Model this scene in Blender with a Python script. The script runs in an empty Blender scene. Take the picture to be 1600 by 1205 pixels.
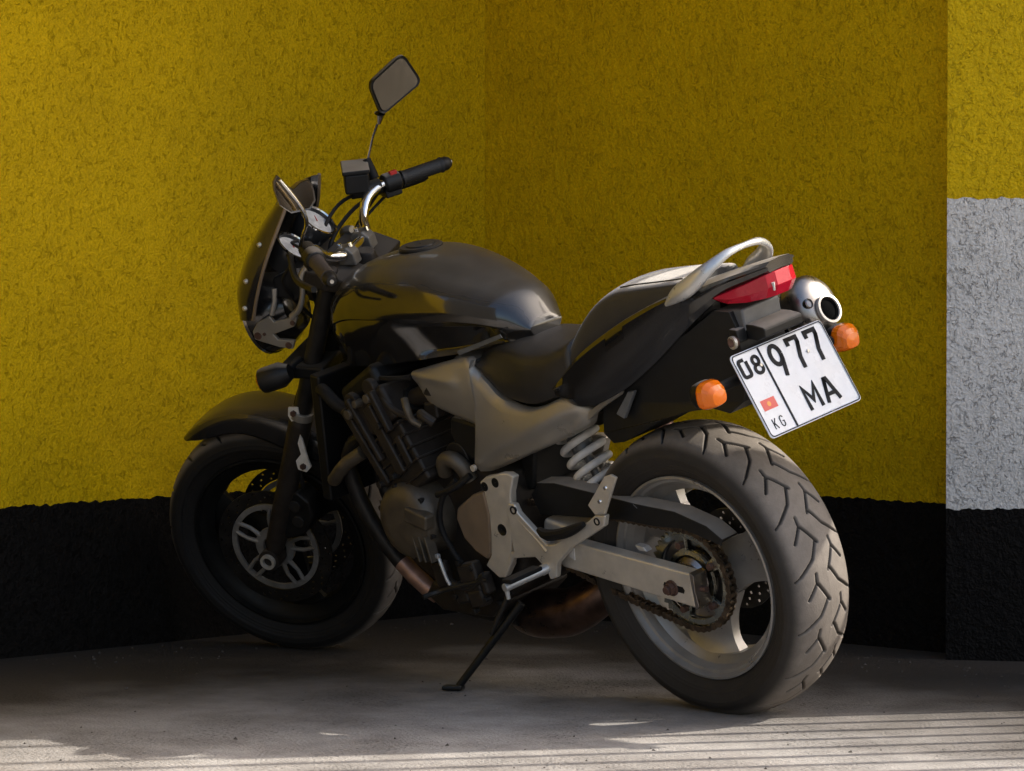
import bpy, bmesh, math, random
import numpy as np
from mathutils import Vector, Matrix
from mathutils.geometry import tessellate_polygon

random.seed(7)
S = bpy.context.scene
C = S.collection
R = math.radians

# ------------------------------------------------------------------ camera
cam_d = bpy.data.cameras.new('camera')
cam = bpy.data.objects.new('camera', cam_d)
C.objects.link(cam)
cam.location = (-5.12595, 5.35215, 1.01614)
cam.rotation_euler = (R(90 - 1.5793), 0, R(-42.4581 - 90))
cam_d.sensor_width = 36.0
cam_d.lens = 36.0 * 5500.0 / 1600.0
cam_d.shift_y = -(602.5 - 506.262) / 1600.0
cam_d.clip_start = 0.1
cam_d.clip_end = 500.0
S.camera = cam

# ------------------------------------------------------------------ sky, sun, exposure
SUN_EL = R(37.0)
SUN_AZ = math.atan2(-0.858, -0.514)          # direction towards the sun, world xy
w = bpy.data.worlds.new('World')
S.world = w
w.use_nodes = True
nt = w.node_tree
bg = nt.nodes['Background']
sky = nt.nodes.new('ShaderNodeTexSky')
sky.sky_type = 'NISHITA'
sky.sun_disc = False
sky.sun_elevation = SUN_EL
sky.sun_rotation = math.pi / 2 - SUN_AZ
sky.air_density = 1.0
sky.dust_density = 4.0
sky.ozone_density = 0.6
nt.links.new(sky.outputs[0], bg.inputs[0])
bg.inputs[1].default_value = 0.15
sun_d = bpy.data.lights.new('sun', 'SUN')
sun_d.energy = 3.2
sun_d.angle = R(0.5)
sun_d.color = (1.0, 0.93, 0.82)
sun = bpy.data.objects.new('sun', sun_d)
C.objects.link(sun)
sd = Vector((math.cos(SUN_EL) * math.cos(SUN_AZ), math.cos(SUN_EL) * math.sin(SUN_AZ), math.sin(SUN_EL)))
sun.rotation_euler = sd.to_track_quat('Z', 'Y').to_euler()
sun.location = (-3, -6, 6)
S.view_settings.view_transform = 'Standard'
S.view_settings.look = 'None'
S.view_settings.exposure = 1.05
S.view_settings.gamma = 1.0
S.view_settings.use_curve_mapping = False

# ------------------------------------------------------------------ materials
def mat(name, col, rough=0.5, metal=0.0, coat=0.0, noise=0.0, nscale=30.0, bump=0.0, bscale=200.0,
        dust=0.0, dustcol=(0.20, 0.175, 0.145), spec=0.5, grime=0.0, dust_from=0.55):
    m = bpy.data.materials.new(name)
    m.use_nodes = True
    n = m.node_tree.nodes
    l = m.node_tree.links
    p = n['Principled BSDF']
    p.inputs['Base Color'].default_value = (*col, 1)
    p.inputs['Roughness'].default_value = rough
    p.inputs['Metallic'].default_value = metal
    p.inputs['Coat Weight'].default_value = coat
    p.inputs['Coat Roughness'].default_value = 0.06
    p.inputs['Specular IOR Level'].default_value = spec
    tc = n.new('ShaderNodeTexCoord')
    src = None
    if noise > 0 or grime > 0:
        t = n.new('ShaderNodeTexNoise')
        t.inputs['Scale'].default_value = nscale
        t.inputs['Detail'].default_value = 6
        t.inputs['Roughness'].default_value = 0.65
        l.new(tc.outputs['Object'], t.inputs['Vector'])
        mr = n.new('ShaderNodeMapRange')
        mr.inputs['From Min'].default_value = 0.3
        mr.inputs['From Max'].default_value = 0.7
        mr.inputs['To Min'].default_value = 1 - noise
        mr.inputs['To Max'].default_value = 1 + noise
        l.new(t.outputs[0], mr.inputs['Value'])
        mx = n.new('ShaderNodeMix')
        mx.data_type = 'RGBA'
        mx.blend_type = 'MULTIPLY'
        mx.inputs['Factor'].default_value = 1.0
        mx.inputs['A'].default_value = (*col, 1)
        l.new(mr.outputs[0], mx.inputs['B'])
        src = mx.outputs['Result']
        rr = n.new('ShaderNodeMapRange')
        rr.inputs['From Min'].default_value = 0.3
        rr.inputs['From Max'].default_value = 0.7
        rr.inputs['To Min'].default_value = max(0.02, rough - 0.12)
        rr.inputs['To Max'].default_value = min(1.0, rough + 0.12)
        l.new(t.outputs[0], rr.inputs['Value'])
        l.new(rr.outputs[0], p.inputs['Roughness'])
        if grime > 0:
            t2 = n.new('ShaderNodeTexNoise')
            t2.inputs['Scale'].default_value = nscale * 0.35
            t2.inputs['Detail'].default_value = 8
            l.new(tc.outputs['Object'], t2.inputs['Vector'])
            g = n.new('ShaderNodeMapRange')
            g.inputs['From Min'].default_value = 0.48
            g.inputs['From Max'].default_value = 0.66
            g.inputs['To Max'].default_value = grime
            l.new(t2.outputs[0], g.inputs['Value'])
            mg = n.new('ShaderNodeMix')
            mg.data_type = 'RGBA'
            mg.inputs['B'].default_value = (0.035, 0.028, 0.022, 1)
            l.new(g.outputs[0], mg.inputs['Factor'])
            l.new(src, mg.inputs['A'])
            src = mg.outputs['Result']
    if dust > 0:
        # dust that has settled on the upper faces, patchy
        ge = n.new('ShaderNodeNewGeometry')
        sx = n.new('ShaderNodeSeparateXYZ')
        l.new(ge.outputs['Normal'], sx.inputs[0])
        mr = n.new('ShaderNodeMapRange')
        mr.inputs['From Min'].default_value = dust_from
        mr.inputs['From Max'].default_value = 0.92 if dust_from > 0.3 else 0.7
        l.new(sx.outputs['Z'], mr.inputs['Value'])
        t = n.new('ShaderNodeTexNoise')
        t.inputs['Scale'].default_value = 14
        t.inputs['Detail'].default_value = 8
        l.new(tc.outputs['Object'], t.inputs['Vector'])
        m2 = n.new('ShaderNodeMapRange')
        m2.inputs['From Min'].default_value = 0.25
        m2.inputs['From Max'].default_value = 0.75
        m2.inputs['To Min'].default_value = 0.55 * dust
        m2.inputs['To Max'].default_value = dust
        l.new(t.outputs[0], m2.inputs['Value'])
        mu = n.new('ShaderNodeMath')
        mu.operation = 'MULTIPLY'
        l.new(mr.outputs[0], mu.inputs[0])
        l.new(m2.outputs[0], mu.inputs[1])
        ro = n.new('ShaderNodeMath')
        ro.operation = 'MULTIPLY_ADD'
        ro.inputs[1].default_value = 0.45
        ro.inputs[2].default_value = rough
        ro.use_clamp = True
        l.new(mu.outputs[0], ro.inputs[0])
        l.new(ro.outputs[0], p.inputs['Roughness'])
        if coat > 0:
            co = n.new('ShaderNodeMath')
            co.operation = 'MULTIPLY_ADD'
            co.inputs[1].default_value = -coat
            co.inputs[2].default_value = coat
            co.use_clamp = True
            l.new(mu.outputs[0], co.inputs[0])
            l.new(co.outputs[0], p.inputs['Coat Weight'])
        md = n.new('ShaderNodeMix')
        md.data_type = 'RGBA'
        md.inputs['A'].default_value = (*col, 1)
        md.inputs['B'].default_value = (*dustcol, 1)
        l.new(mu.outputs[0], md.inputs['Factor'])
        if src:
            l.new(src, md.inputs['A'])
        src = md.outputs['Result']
    if src:
        l.new(src, p.inputs['Base Color'])
    if bump > 0:
        t = n.new('ShaderNodeTexNoise')
        t.inputs['Scale'].default_value = bscale
        t.inputs['Detail'].default_value = 4
        l.new(tc.outputs['Object'], t.inputs['Vector'])
        b = n.new('ShaderNodeBump')
        b.inputs['Strength'].default_value = bump
        b.inputs['Distance'].default_value = 0.002
        l.new(t.outputs[0], b.inputs['Height'])
        l.new(b.outputs[0], p.inputs['Normal'])
    return m

M = {}
M['paint'] = mat('black_gloss_paint', (0.016, 0.015, 0.0145), 0.24, coat=0.6, noise=0.15, nscale=9, dust=0.32, dustcol=(0.19, 0.165, 0.135))
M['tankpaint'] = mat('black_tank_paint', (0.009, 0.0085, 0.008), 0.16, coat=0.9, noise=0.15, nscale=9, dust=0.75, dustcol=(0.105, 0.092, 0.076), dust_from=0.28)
M['tailpaint'] = mat('black_tail_paint', (0.007, 0.007, 0.007), 0.16, coat=0.9, noise=0.15, nscale=9, dust=0.95, dustcol=(0.52, 0.46, 0.39))  # settled dust, paled to paint sunlight on the tail top
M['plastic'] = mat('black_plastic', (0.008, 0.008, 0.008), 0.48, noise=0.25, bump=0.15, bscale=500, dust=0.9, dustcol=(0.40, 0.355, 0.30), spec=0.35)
M['greyplastic'] = mat('grey_plastic', (0.10, 0.105, 0.11), 0.38, noise=0.2, dust=0.4)
M['vinyl'] = mat('black_vinyl', (0.022, 0.02, 0.018), 0.42, bump=0.3, bscale=420, noise=0.2, dust=0.3)
M['vinylsun'] = mat('sunlit_dusty_vinyl', (0.020, 0.018, 0.016), 0.45, bump=0.3, bscale=420, noise=0.2, dust=1.0, dustcol=(0.56, 0.50, 0.43))  # dust made very pale to paint sunlight on the seat top
M['vinylsun'].node_tree.nodes['Principled BSDF'].inputs['Sheen Weight'].default_value = 0.7
M['vinylsun'].node_tree.nodes['Principled BSDF'].inputs['Sheen Roughness'].default_value = 0.35
M['silver'] = mat('silver_paint', (0.30, 0.275, 0.235), 0.36, metal=0.5, noise=0.07, nscale=12)
M['brownmetal'] = mat('bronze_cover', (0.22, 0.165, 0.115), 0.45, metal=0.35, noise=0.12, nscale=25)
M['alu'] = mat('cast_aluminium', (0.62, 0.57, 0.49), 0.38, metal=0.45, noise=0.10, nscale=28, bump=0.08, bscale=260, grime=0.12)
M['rimalu'] = mat('silver_rim_paint', (0.36, 0.345, 0.325), 0.36, metal=0.55, noise=0.14, nscale=14, grime=0.3)
M['rail'] = mat('satin_silver', (0.55, 0.55, 0.54), 0.33, metal=0.6, noise=0.05)
M['chrome'] = mat('chrome', (0.72, 0.71, 0.69), 0.10, metal=1.0, noise=0.05)
M['steel'] = mat('polished_steel', (0.27, 0.25, 0.235), 0.30, metal=1.0, noise=0.12, nscale=20)
M['disc'] = mat('brake_disc_steel', (0.075, 0.07, 0.065), 0.38, metal=0.9, noise=0.2)
M['sprocket'] = mat('zinc_sprocket', (0.42, 0.43, 0.37), 0.24, metal=1.0, noise=0.18, nscale=35, grime=0.45)
M['darksteel'] = mat('dark_steel', (0.026, 0.024, 0.022), 0.45, spec=0.3, metal=0.4, noise=0.3, grime=0.4)
M['blackmetal'] = mat('black_metal', (0.006, 0.006, 0.006), 0.45, spec=0.3, metal=0.0, noise=0.3, dust=0.3)
M['darkrim'] = mat('charcoal_rim_paint', (0.007, 0.007, 0.0065), 0.45, metal=0.0, spec=0.2, noise=0.25, nscale=30)
M['engine'] = mat('engine_grey', (0.026, 0.021, 0.017), 0.5, spec=0.3, metal=0.2, noise=0.35, nscale=40, bump=0.2, bscale=160, grime=0.6, dust=0.4)
M['enginecover'] = mat('engine_cover_grey', (0.105, 0.087, 0.064), 0.45, metal=0.4, noise=0.2, nscale=35, grime=0.35)
M['chain'] = mat('oily_chain', (0.13, 0.095, 0.065), 0.42, metal=0.8, noise=0.4, nscale=90, grime=0.7)
M['rust'] = mat('rusty_bolt', (0.12, 0.07, 0.055), 0.5, metal=0.6, noise=0.35, nscale=80)
M['header'] = mat('stained_exhaust', (0.14, 0.085, 0.065), 0.35, metal=0.9, noise=0.35, nscale=25, grime=0.5)
M['headerlit'] = mat('lit_header_steel', (0.40, 0.25, 0.20), 0.4, metal=0.6, noise=0.3, nscale=25, grime=0.4)  # pale tone paints the light caught low on the pipe
M['outlet'] = mat('brushed_outlet', (0.66, 0.62, 0.56), 0.35, metal=0.35)
M['outletblack'] = mat('outletblack', (0.003, 0.003, 0.003), 0.95, spec=0.05)  # flat black disc stands for the dark hollow of the outlet
M['clampgrey'] = mat('dull_cast_grey', (0.16, 0.15, 0.135), 0.42, metal=0.4, noise=0.2, nscale=40)
M['carrier'] = mat('dull_disc_carrier', (0.26, 0.245, 0.225), 0.42, metal=0.4, noise=0.2, nscale=40, grime=0.4)
M['spring'] = mat('white_spring', (0.62, 0.60, 0.57), 0.42, noise=0.12, nscale=40, grime=0.25)
M['rubber'] = mat('black_rubber', (0.008, 0.0075, 0.0075), 0.65, spec=0.25, noise=0.25, bump=0.2, bscale=300, dust=0.3)
M['grip'] = mat('grip_rubber', (0.016, 0.016, 0.016), 0.6, bump=0.5, bscale=300)
M['gripbrown'] = mat('worn_grip', (0.055, 0.043, 0.038), 0.6, noise=0.25, bump=0.3, bscale=250)
M['plate'] = mat('plate_white', (0.66, 0.68, 0.72), 0.32, noise=0.09, nscale=16)
M['ink'] = mat('plate_black', (0.02, 0.02, 0.022), 0.7, spec=0.15)
M['flagred'] = mat('flag_red', (0.62, 0.05, 0.04), 0.4)
M['flaggold'] = mat('flag_gold', (0.75, 0.28, 0.03), 0.4)
M['redbutton'] = mat('red_switch', (0.45, 0.02, 0.015), 0.4)
M['dialface'] = mat('dial_face', (0.55, 0.53, 0.50), 0.5, noise=0.3, nscale=60)
M['dialring'] = mat('dial_ring', (0.02, 0.02, 0.02), 0.3)
M['letters'] = mat('grey_print', (0.16, 0.16, 0.16), 0.5)

def tyre_mat():
    m = mat('tyre_rubber', (0.033, 0.030, 0.027), 0.66, bump=0.25, bscale=260, spec=0.2)
    n = m.node_tree.nodes
    l = m.node_tree.links
    p = n['Principled BSDF']
    a = n.new('ShaderNodeAttribute')
    a.attribute_name = 'tread'
    tc = n.new('ShaderNodeTexCoord')
    t = n.new('ShaderNodeTexNoise')
    t.inputs['Scale'].default_value = 22
    t.inputs['Detail'].default_value = 8
    t.inputs['Roughness'].default_value = 0.7
    l.new(tc.outputs['Object'], t.inputs['Vector'])
    mr = n.new('ShaderNodeMapRange')
    mr.inputs['From Min'].default_value = 0.3
    mr.inputs['From Max'].default_value = 0.7
    mr.inputs['To Min'].default_value = 0.65
    mr.inputs['To Max'].default_value = 1.0
    l.new(t.outputs[0], mr.inputs['Value'])
    mu = n.new('ShaderNodeMath')
    mu.operation = 'MULTIPLY'
    l.new(mr.outputs[0], mu.inputs[0])
    l.new(a.outputs['Fac'], mu.inputs[1])
    mx = n.new('ShaderNodeMix')
    mx.data_type = 'RGBA'
    mx.inputs['A'].default_value = (0.008, 0.0075, 0.007, 1)
    mx.inputs['B'].default_value = (0.23, 0.20, 0.172, 1)     # road dust ground into the running band
    l.new(mu.outputs[0], mx.inputs['Factor'])
    l.new(mx.outputs['Result'], p.inputs['Base Color'])
    return m
M['tyre'] = tyre_mat()

def lens(name, col):
    m = bpy.data.materials.new(name)
    m.use_nodes = True
    n = m.node_tree.nodes
    p = n['Principled BSDF']
    p.inputs['Base Color'].default_value = (*col, 1)
    p.inputs['Roughness'].default_value = 0.12
    p.inputs['Subsurface Weight'].default_value = 0.12
    p.inputs['Subsurface Radius'].default_value = (0.02, 0.008, 0.004)
    p.inputs['Coat Weight'].default_value = 0.35
    p.inputs['Coat Roughness'].default_value = 0.04
    p.inputs['Specular IOR Level'].default_value = 0.3
    tc = n.new('ShaderNodeTexCoord')
    wv = n.new('ShaderNodeTexWave')
    wv.inputs['Scale'].default_value = 110
    wv.bands_direction = 'Y'
    b = n.new('ShaderNodeBump')
    b.inputs['Strength'].default_value = 0.12
    b.inputs['Distance'].default_value = 0.002
    m.node_tree.links.new(tc.outputs['Object'], wv.inputs['Vector'])
    m.node_tree.links.new(wv.outputs[0], b.inputs['Height'])
    m.node_tree.links.new(b.outputs[0], p.inputs['Normal'])
    return m
M['red'] = lens('red_lens', (0.42, 0.004, 0.022))
M['amber'] = lens('amber_lens', (0.78, 0.16, 0.002))
M['amber'].node_tree.nodes['Principled BSDF'].inputs['Coat Weight'].default_value = 0.45
M['clear'] = lens('clear_lens', (0.5, 0.5, 0.48))

def smoke_mat():
    m = bpy.data.materials.new('smoked_screen')
    m.use_nodes = True
    n = m.node_tree.nodes
    l = m.node_tree.links
    n.remove(n['Principled BSDF'])
    tr = n.new('ShaderNodeBsdfTransparent')
    tr.inputs[0].default_value = (0.88, 0.79, 0.66, 1)
    gl = n.new('ShaderNodeBsdfGlossy')
    gl.inputs['Roughness'].default_value = 0.08
    df = n.new('ShaderNodeBsdfDiffuse')
    df.inputs[0].default_value = (0.10, 0.08, 0.06, 1)
    m1 = n.new('ShaderNodeMixShader')
    m1.inputs[0].default_value = 0.06
    l.new(tr.outputs[0], m1.inputs[1])
    l.new(df.outputs[0], m1.inputs[2])
    fr = n.new('ShaderNodeLayerWeight')
    fr.inputs[0].default_value = 0.12
    m2 = n.new('ShaderNodeMixShader')
    l.new(fr.outputs['Fresnel'], m2.inputs[0])
    l.new(m1.outputs[0], m2.inputs[1])
    l.new(gl.outputs[0], m2.inputs[2])
    l.new(m2.outputs[0], n['Material Output'].inputs[0])
    return m
M['smoke'] = smoke_mat()
M['mirrordark'] = mat('tinted_mirror', (0.42, 0.36, 0.28), 0.10, metal=1.0)
M['brownshell'] = mat('shell_reflection_brown', (0.06, 0.045, 0.03), 0.25, coat=0.4)  # brown paints the yellow wall's reflection on a dark shell
M['mirror'] = mat('mirror_glass', (0.74, 0.66, 0.52), 0.06, metal=1.0)

def stucco(name, col, worms=1.0, depth=0.006, spec=0.15, gdark=0.05):
    """bark-beetle render: smooth islands of grain with short, wandering scratched grooves"""
    m = bpy.data.materials.new(name)
    m.use_nodes = True
    n = m.node_tree.nodes
    l = m.node_tree.links
    p = n['Principled BSDF']
    p.inputs['Roughness'].default_value = 0.62
    p.inputs['Specular IOR Level'].default_value = spec
    tc = n.new('ShaderNodeTexCoord')
    # distort
    d1 = n.new('ShaderNodeTexNoise')
    d1.inputs['Scale'].default_value = 22
    d1.inputs['Detail'].default_value = 3
    l.new(tc.outputs['Object'], d1.inputs['Vector'])
    vs = n.new('ShaderNodeVectorMath')
    vs.operation = 'MULTIPLY_ADD'
    vs.inputs[1].default_value = (0.03, 0.03, 0.03)
    l.new(d1.outputs['Color'], vs.inputs[0])
    l.new(tc.outputs['Object'], vs.inputs[2])
    mp = n.new('ShaderNodeMapping')
    mp.inputs['Scale'].default_value = (1, 1, 0.8)
    l.new(vs.outputs[0], mp.inputs['Vector'])
    nz = n.new('ShaderNodeTexNoise')
    nz.inputs['Scale'].default_value = 64
    nz.inputs['Detail'].default_value = 3.5
    nz.inputs['Roughness'].default_value = 0.55
    l.new(mp.outputs[0], nz.inputs['Vector'])
    # |n-0.5| small -> groove ; gated by a second noise so that grooves are broken
    sb = n.new('ShaderNodeMath')
    sb.operation = 'SUBTRACT'
    sb.inputs[1].default_value = 0.5
    l.new(nz.outputs[0], sb.inputs[0])
    ab = n.new('ShaderNodeMath')
    ab.operation = 'ABSOLUTE'
    l.new(sb.outputs[0], ab.inputs[0])
    gr = n.new('ShaderNodeMapRange')
    gr.interpolation_type = 'SMOOTHSTEP'
    gr.inputs['From Min'].default_value = 0.0
    gr.inputs['From Max'].default_value = 0.034
    gr.inputs['To Min'].default_value = 1.0
    gr.inputs['To Max'].default_value = 0.0
    l.new(ab.outputs[0], gr.inputs['Value'])
    gt = n.new('ShaderNodeTexNoise')
    gt.inputs['Scale'].default_value = 52
    gt.inputs['Detail'].default_value = 2
    l.new(tc.outputs['Object'], gt.inputs['Vector'])
    gm = n.new('ShaderNodeMapRange')
    gm.interpolation_type = 'SMOOTHSTEP'
    gm.inputs['From Min'].default_value = 0.47
    gm.inputs['From Max'].default_value = 0.60
    l.new(gt.outputs[0], gm.inputs['Value'])
    gg = n.new('ShaderNodeMath')
    gg.operation = 'MULTIPLY'
    l.new(gr.outputs[0], gg.inputs[0])
    l.new(gm.outputs[0], gg.inputs[1])
    fine = n.new('ShaderNodeTexNoise')
    fine.inputs['Scale'].default_value = 170
    fine.inputs['Detail'].default_value = 5
    l.new(tc.outputs['Object'], fine.inputs['Vector'])
    h = n.new('ShaderNodeMath')
    h.operation = 'MULTIPLY_ADD'
    h.inputs[1].default_value = -0.55 * worms
    l.new(gg.outputs[0], h.inputs[0])
    fm = n.new('ShaderNodeMath')
    fm.operation = 'MULTIPLY_ADD'
    fm.inputs[1].default_value = 0.45
    l.new(fine.outputs[0], fm.inputs[0])
    n3 = n.new('ShaderNodeMath')
    n3.operation = 'MULTIPLY'
    n3.inputs[1].default_value = 0.9
    l.new(nz.outputs[0], n3.inputs[0])
    l.new(n3.outputs[0], fm.inputs[2])
    l.new(fm.outputs[0], h.inputs[2])
    b = n.new('ShaderNodeBump')
    b.inputs['Strength'].default_value = 1.0
    b.inputs['Distance'].default_value = depth
    l.new(h.outputs[0], b.inputs['Height'])
    l.new(b.outputs[0], p.inputs['Normal'])
    # colour: paint slightly thinner / dirtier in places, shade painted into the grooves
    big = n.new('ShaderNodeTexNoise')
    big.inputs['Scale'].default_value = 3.0
    big.inputs['Detail'].default_value = 8
    big.inputs['Roughness'].default_value = 0.65
    l.new(tc.outputs['Object'], big.inputs['Vector'])
    br = n.new('ShaderNodeMapRange')
    br.inputs['From Min'].default_value = 0.3
    br.inputs['From Max'].default_value = 0.7
    br.inputs['To Min'].default_value = 0.82
    br.inputs['To Max'].default_value = 1.06
    l.new(big.outputs[0], br.inputs['Value'])
    mx = n.new('ShaderNodeMix')
    mx.data_type = 'RGBA'
    mx.blend_type = 'MULTIPLY'
    mx.inputs['Factor'].default_value = 1
    mx.inputs['A'].default_value = (*col, 1)
    l.new(br.outputs[0], mx.inputs['B'])
    fr = n.new('ShaderNodeMapRange')
    fr.inputs['From Min'].default_value = 0.3
    fr.inputs['From Max'].default_value = 0.7
    fr.inputs['To Min'].default_value = 0.80
    fr.inputs['To Max'].default_value = 1.14
    l.new(fine.outputs[0], fr.inputs['Value'])
    mf = n.new('ShaderNodeMix')
    mf.data_type = 'RGBA'
    mf.blend_type = 'MULTIPLY'
    mf.inputs['Factor'].default_value = 1
    l.new(mx.outputs['Result'], mf.inputs['A'])
    l.new(fr.outputs[0], mf.inputs['B'])
    m3 = n.new('ShaderNodeMix')
    m3.data_type = 'RGBA'
    m3.inputs['B'].default_value = (col[0] * 0.45, col[1] * 0.42, col[2] * 0.45, 1)
    gf = n.new('ShaderNodeMath')
    gf.operation = 'MULTIPLY'
    gf.inputs[1].default_value = gdark
    l.new(gg.outputs[0], gf.inputs[0])
    l.new(gf.outputs[0], m3.inputs['Factor'])
    l.new(mf.outputs['Result'], m3.inputs['A'])
    l.new(m3.outputs['Result'], p.inputs['Base Color'])
    return m
M['yellow'] = stucco('yellow_stucco', (0.72, 0.455, 0.001), 0.6, 0.007)
M['grey'] = stucco('grey_stucco', (0.82, 0.765, 0.69), 1.0, 0.008, 0.15, 0.10)
M['black'] = stucco('black_plinth_stucco', (0.0105, 0.0088, 0.0075), 1.0, 0.012, 0.08, 0.6)

def ground_mat():
    m = bpy.data.materials.new('worn_concrete')
    m.use_nodes = True
    n = m.node_tree.nodes
    l = m.node_tree.links
    p = n['Principled BSDF']
    p.inputs['Roughness'].default_value = 0.8
    tc = n.new('ShaderNodeTexCoord')
    a = n.new('ShaderNodeTexNoise')
    a.inputs['Scale'].default_value = 2.2
    a.inputs['Detail'].default_value = 9
    a.inputs['Roughness'].default_value = 0.6
    l.new(tc.outputs['Object'], a.inputs['Vector'])
    cr = n.new('ShaderNodeValToRGB')
    cr.color_ramp.elements[0].position = 0.32
    cr.color_ramp.elements[0].color = (0.30, 0.272, 0.248, 1)
    cr.color_ramp.elements[1].position = 0.68
    cr.color_ramp.elements[1].color = (0.47, 0.445, 0.42, 1)
    l.new(a.outputs[0], cr.inputs[0])
    # dark pits and specks, gathered in patches
    s = n.new('ShaderNodeTexNoise')
    s.inputs['Scale'].default_value = 95
    s.inputs['Detail'].default_value = 4
    s.inputs['Roughness'].default_value = 0.7
    l.new(tc.outputs['Object'], s.inputs['Vector'])
    sm = n.new('ShaderNodeMapRange')
    sm.interpolation_type = 'SMOOTHSTEP'
    sm.inputs['From Min'].default_value = 0.57
    sm.inputs['From Max'].default_value = 0.66
    l.new(s.outputs[0], sm.inputs['Value'])
    g = n.new('ShaderNodeTexNoise')
    g.inputs['Scale'].default_value = 3.1
    g.inputs['Detail'].default_value = 5
    l.new(tc.outputs['Object'], g.inputs['Vector'])
    gm = n.new('ShaderNodeMapRange')
    gm.inputs['From Min'].default_value = 0.46
    gm.inputs['From Max'].default_value = 0.62
    l.new(g.outputs[0], gm.inputs['Value'])
    mu = n.new('ShaderNodeMath')
    mu.operation = 'MULTIPLY'
    l.new(sm.outputs[0], mu.inputs[0])
    l.new(gm.outputs[0], mu.inputs[1])
    mx = n.new('ShaderNodeMix')
    mx.data_type = 'RGBA'
    mx.inputs['B'].default_value = (0.10, 0.085, 0.075, 1)
    l.new(mu.outputs[0], mx.inputs['Factor'])
    l.new(cr.outputs[0], mx.inputs['A'])
    st_ = n.new('ShaderNodeTexNoise')
    st_.inputs['Scale'].default_value = 7.5
    st_.inputs['Detail'].default_value = 10
    st_.inputs['Roughness'].default_value = 0.72
    l.new(tc.outputs['Object'], st_.inputs['Vector'])
    sr = n.new('ShaderNodeMapRange')
    sr.inputs['From Min'].default_value = 0.35
    sr.inputs['From Max'].default_value = 0.65
    sr.inputs['To Min'].default_value = 0.72
    sr.inputs['To Max'].default_value = 1.12
    l.new(st_.outputs[0], sr.inputs['Value'])
    ms = n.new('ShaderNodeMix')
    ms.data_type = 'RGBA'
    ms.blend_type = 'MULTIPLY'
    ms.inputs['Factor'].default_value = 1
    l.new(mx.outputs['Result'], ms.inputs['A'])
    l.new(sr.outputs[0], ms.inputs['B'])
    # shade painted towards the foot of the walls, with swept-up grime
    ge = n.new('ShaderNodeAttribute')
    ge.attribute_name = 'wall_shade'
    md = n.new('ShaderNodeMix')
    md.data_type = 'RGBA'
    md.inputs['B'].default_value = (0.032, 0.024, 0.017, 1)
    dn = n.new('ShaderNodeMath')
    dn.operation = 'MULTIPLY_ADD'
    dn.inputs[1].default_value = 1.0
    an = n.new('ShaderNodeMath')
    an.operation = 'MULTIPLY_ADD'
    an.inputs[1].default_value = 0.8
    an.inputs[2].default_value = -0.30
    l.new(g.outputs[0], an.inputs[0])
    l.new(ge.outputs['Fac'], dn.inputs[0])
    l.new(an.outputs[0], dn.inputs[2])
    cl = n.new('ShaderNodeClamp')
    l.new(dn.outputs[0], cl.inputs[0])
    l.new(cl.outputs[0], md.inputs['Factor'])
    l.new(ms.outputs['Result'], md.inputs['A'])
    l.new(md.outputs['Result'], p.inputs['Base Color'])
    b = n.new('ShaderNodeBump')
    b.inputs['Strength'].default_value = 0.9
    b.inputs['Distance'].default_value = 0.006
    f2 = n.new('ShaderNodeTexNoise')
    f2.inputs['Scale'].default_value = 140
    f2.inputs['Detail'].default_value = 6
    l.new(tc.outputs['Object'], f2.inputs['Vector'])
    ad = n.new('ShaderNodeMath')
    ad.operation = 'SUBTRACT'
    l.new(f2.outputs[0], ad.inputs[0])
    l.new(mu.outputs[0], ad.inputs[1])
    l.new(ad.outputs[0], b.inputs['Height'])
    l.new(b.outputs[0], p.inputs['Normal'])
    return m
M['ground'] = ground_mat()
M['blockerdark'] = mat('dark_blocker', (0.06, 0.055, 0.05), 0.85, noise=0.15, nscale=3)
M['blockerplain'] = mat('plain_blocker', (0.34, 0.33, 0.31), 0.8, noise=0.1, nscale=3)

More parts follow.
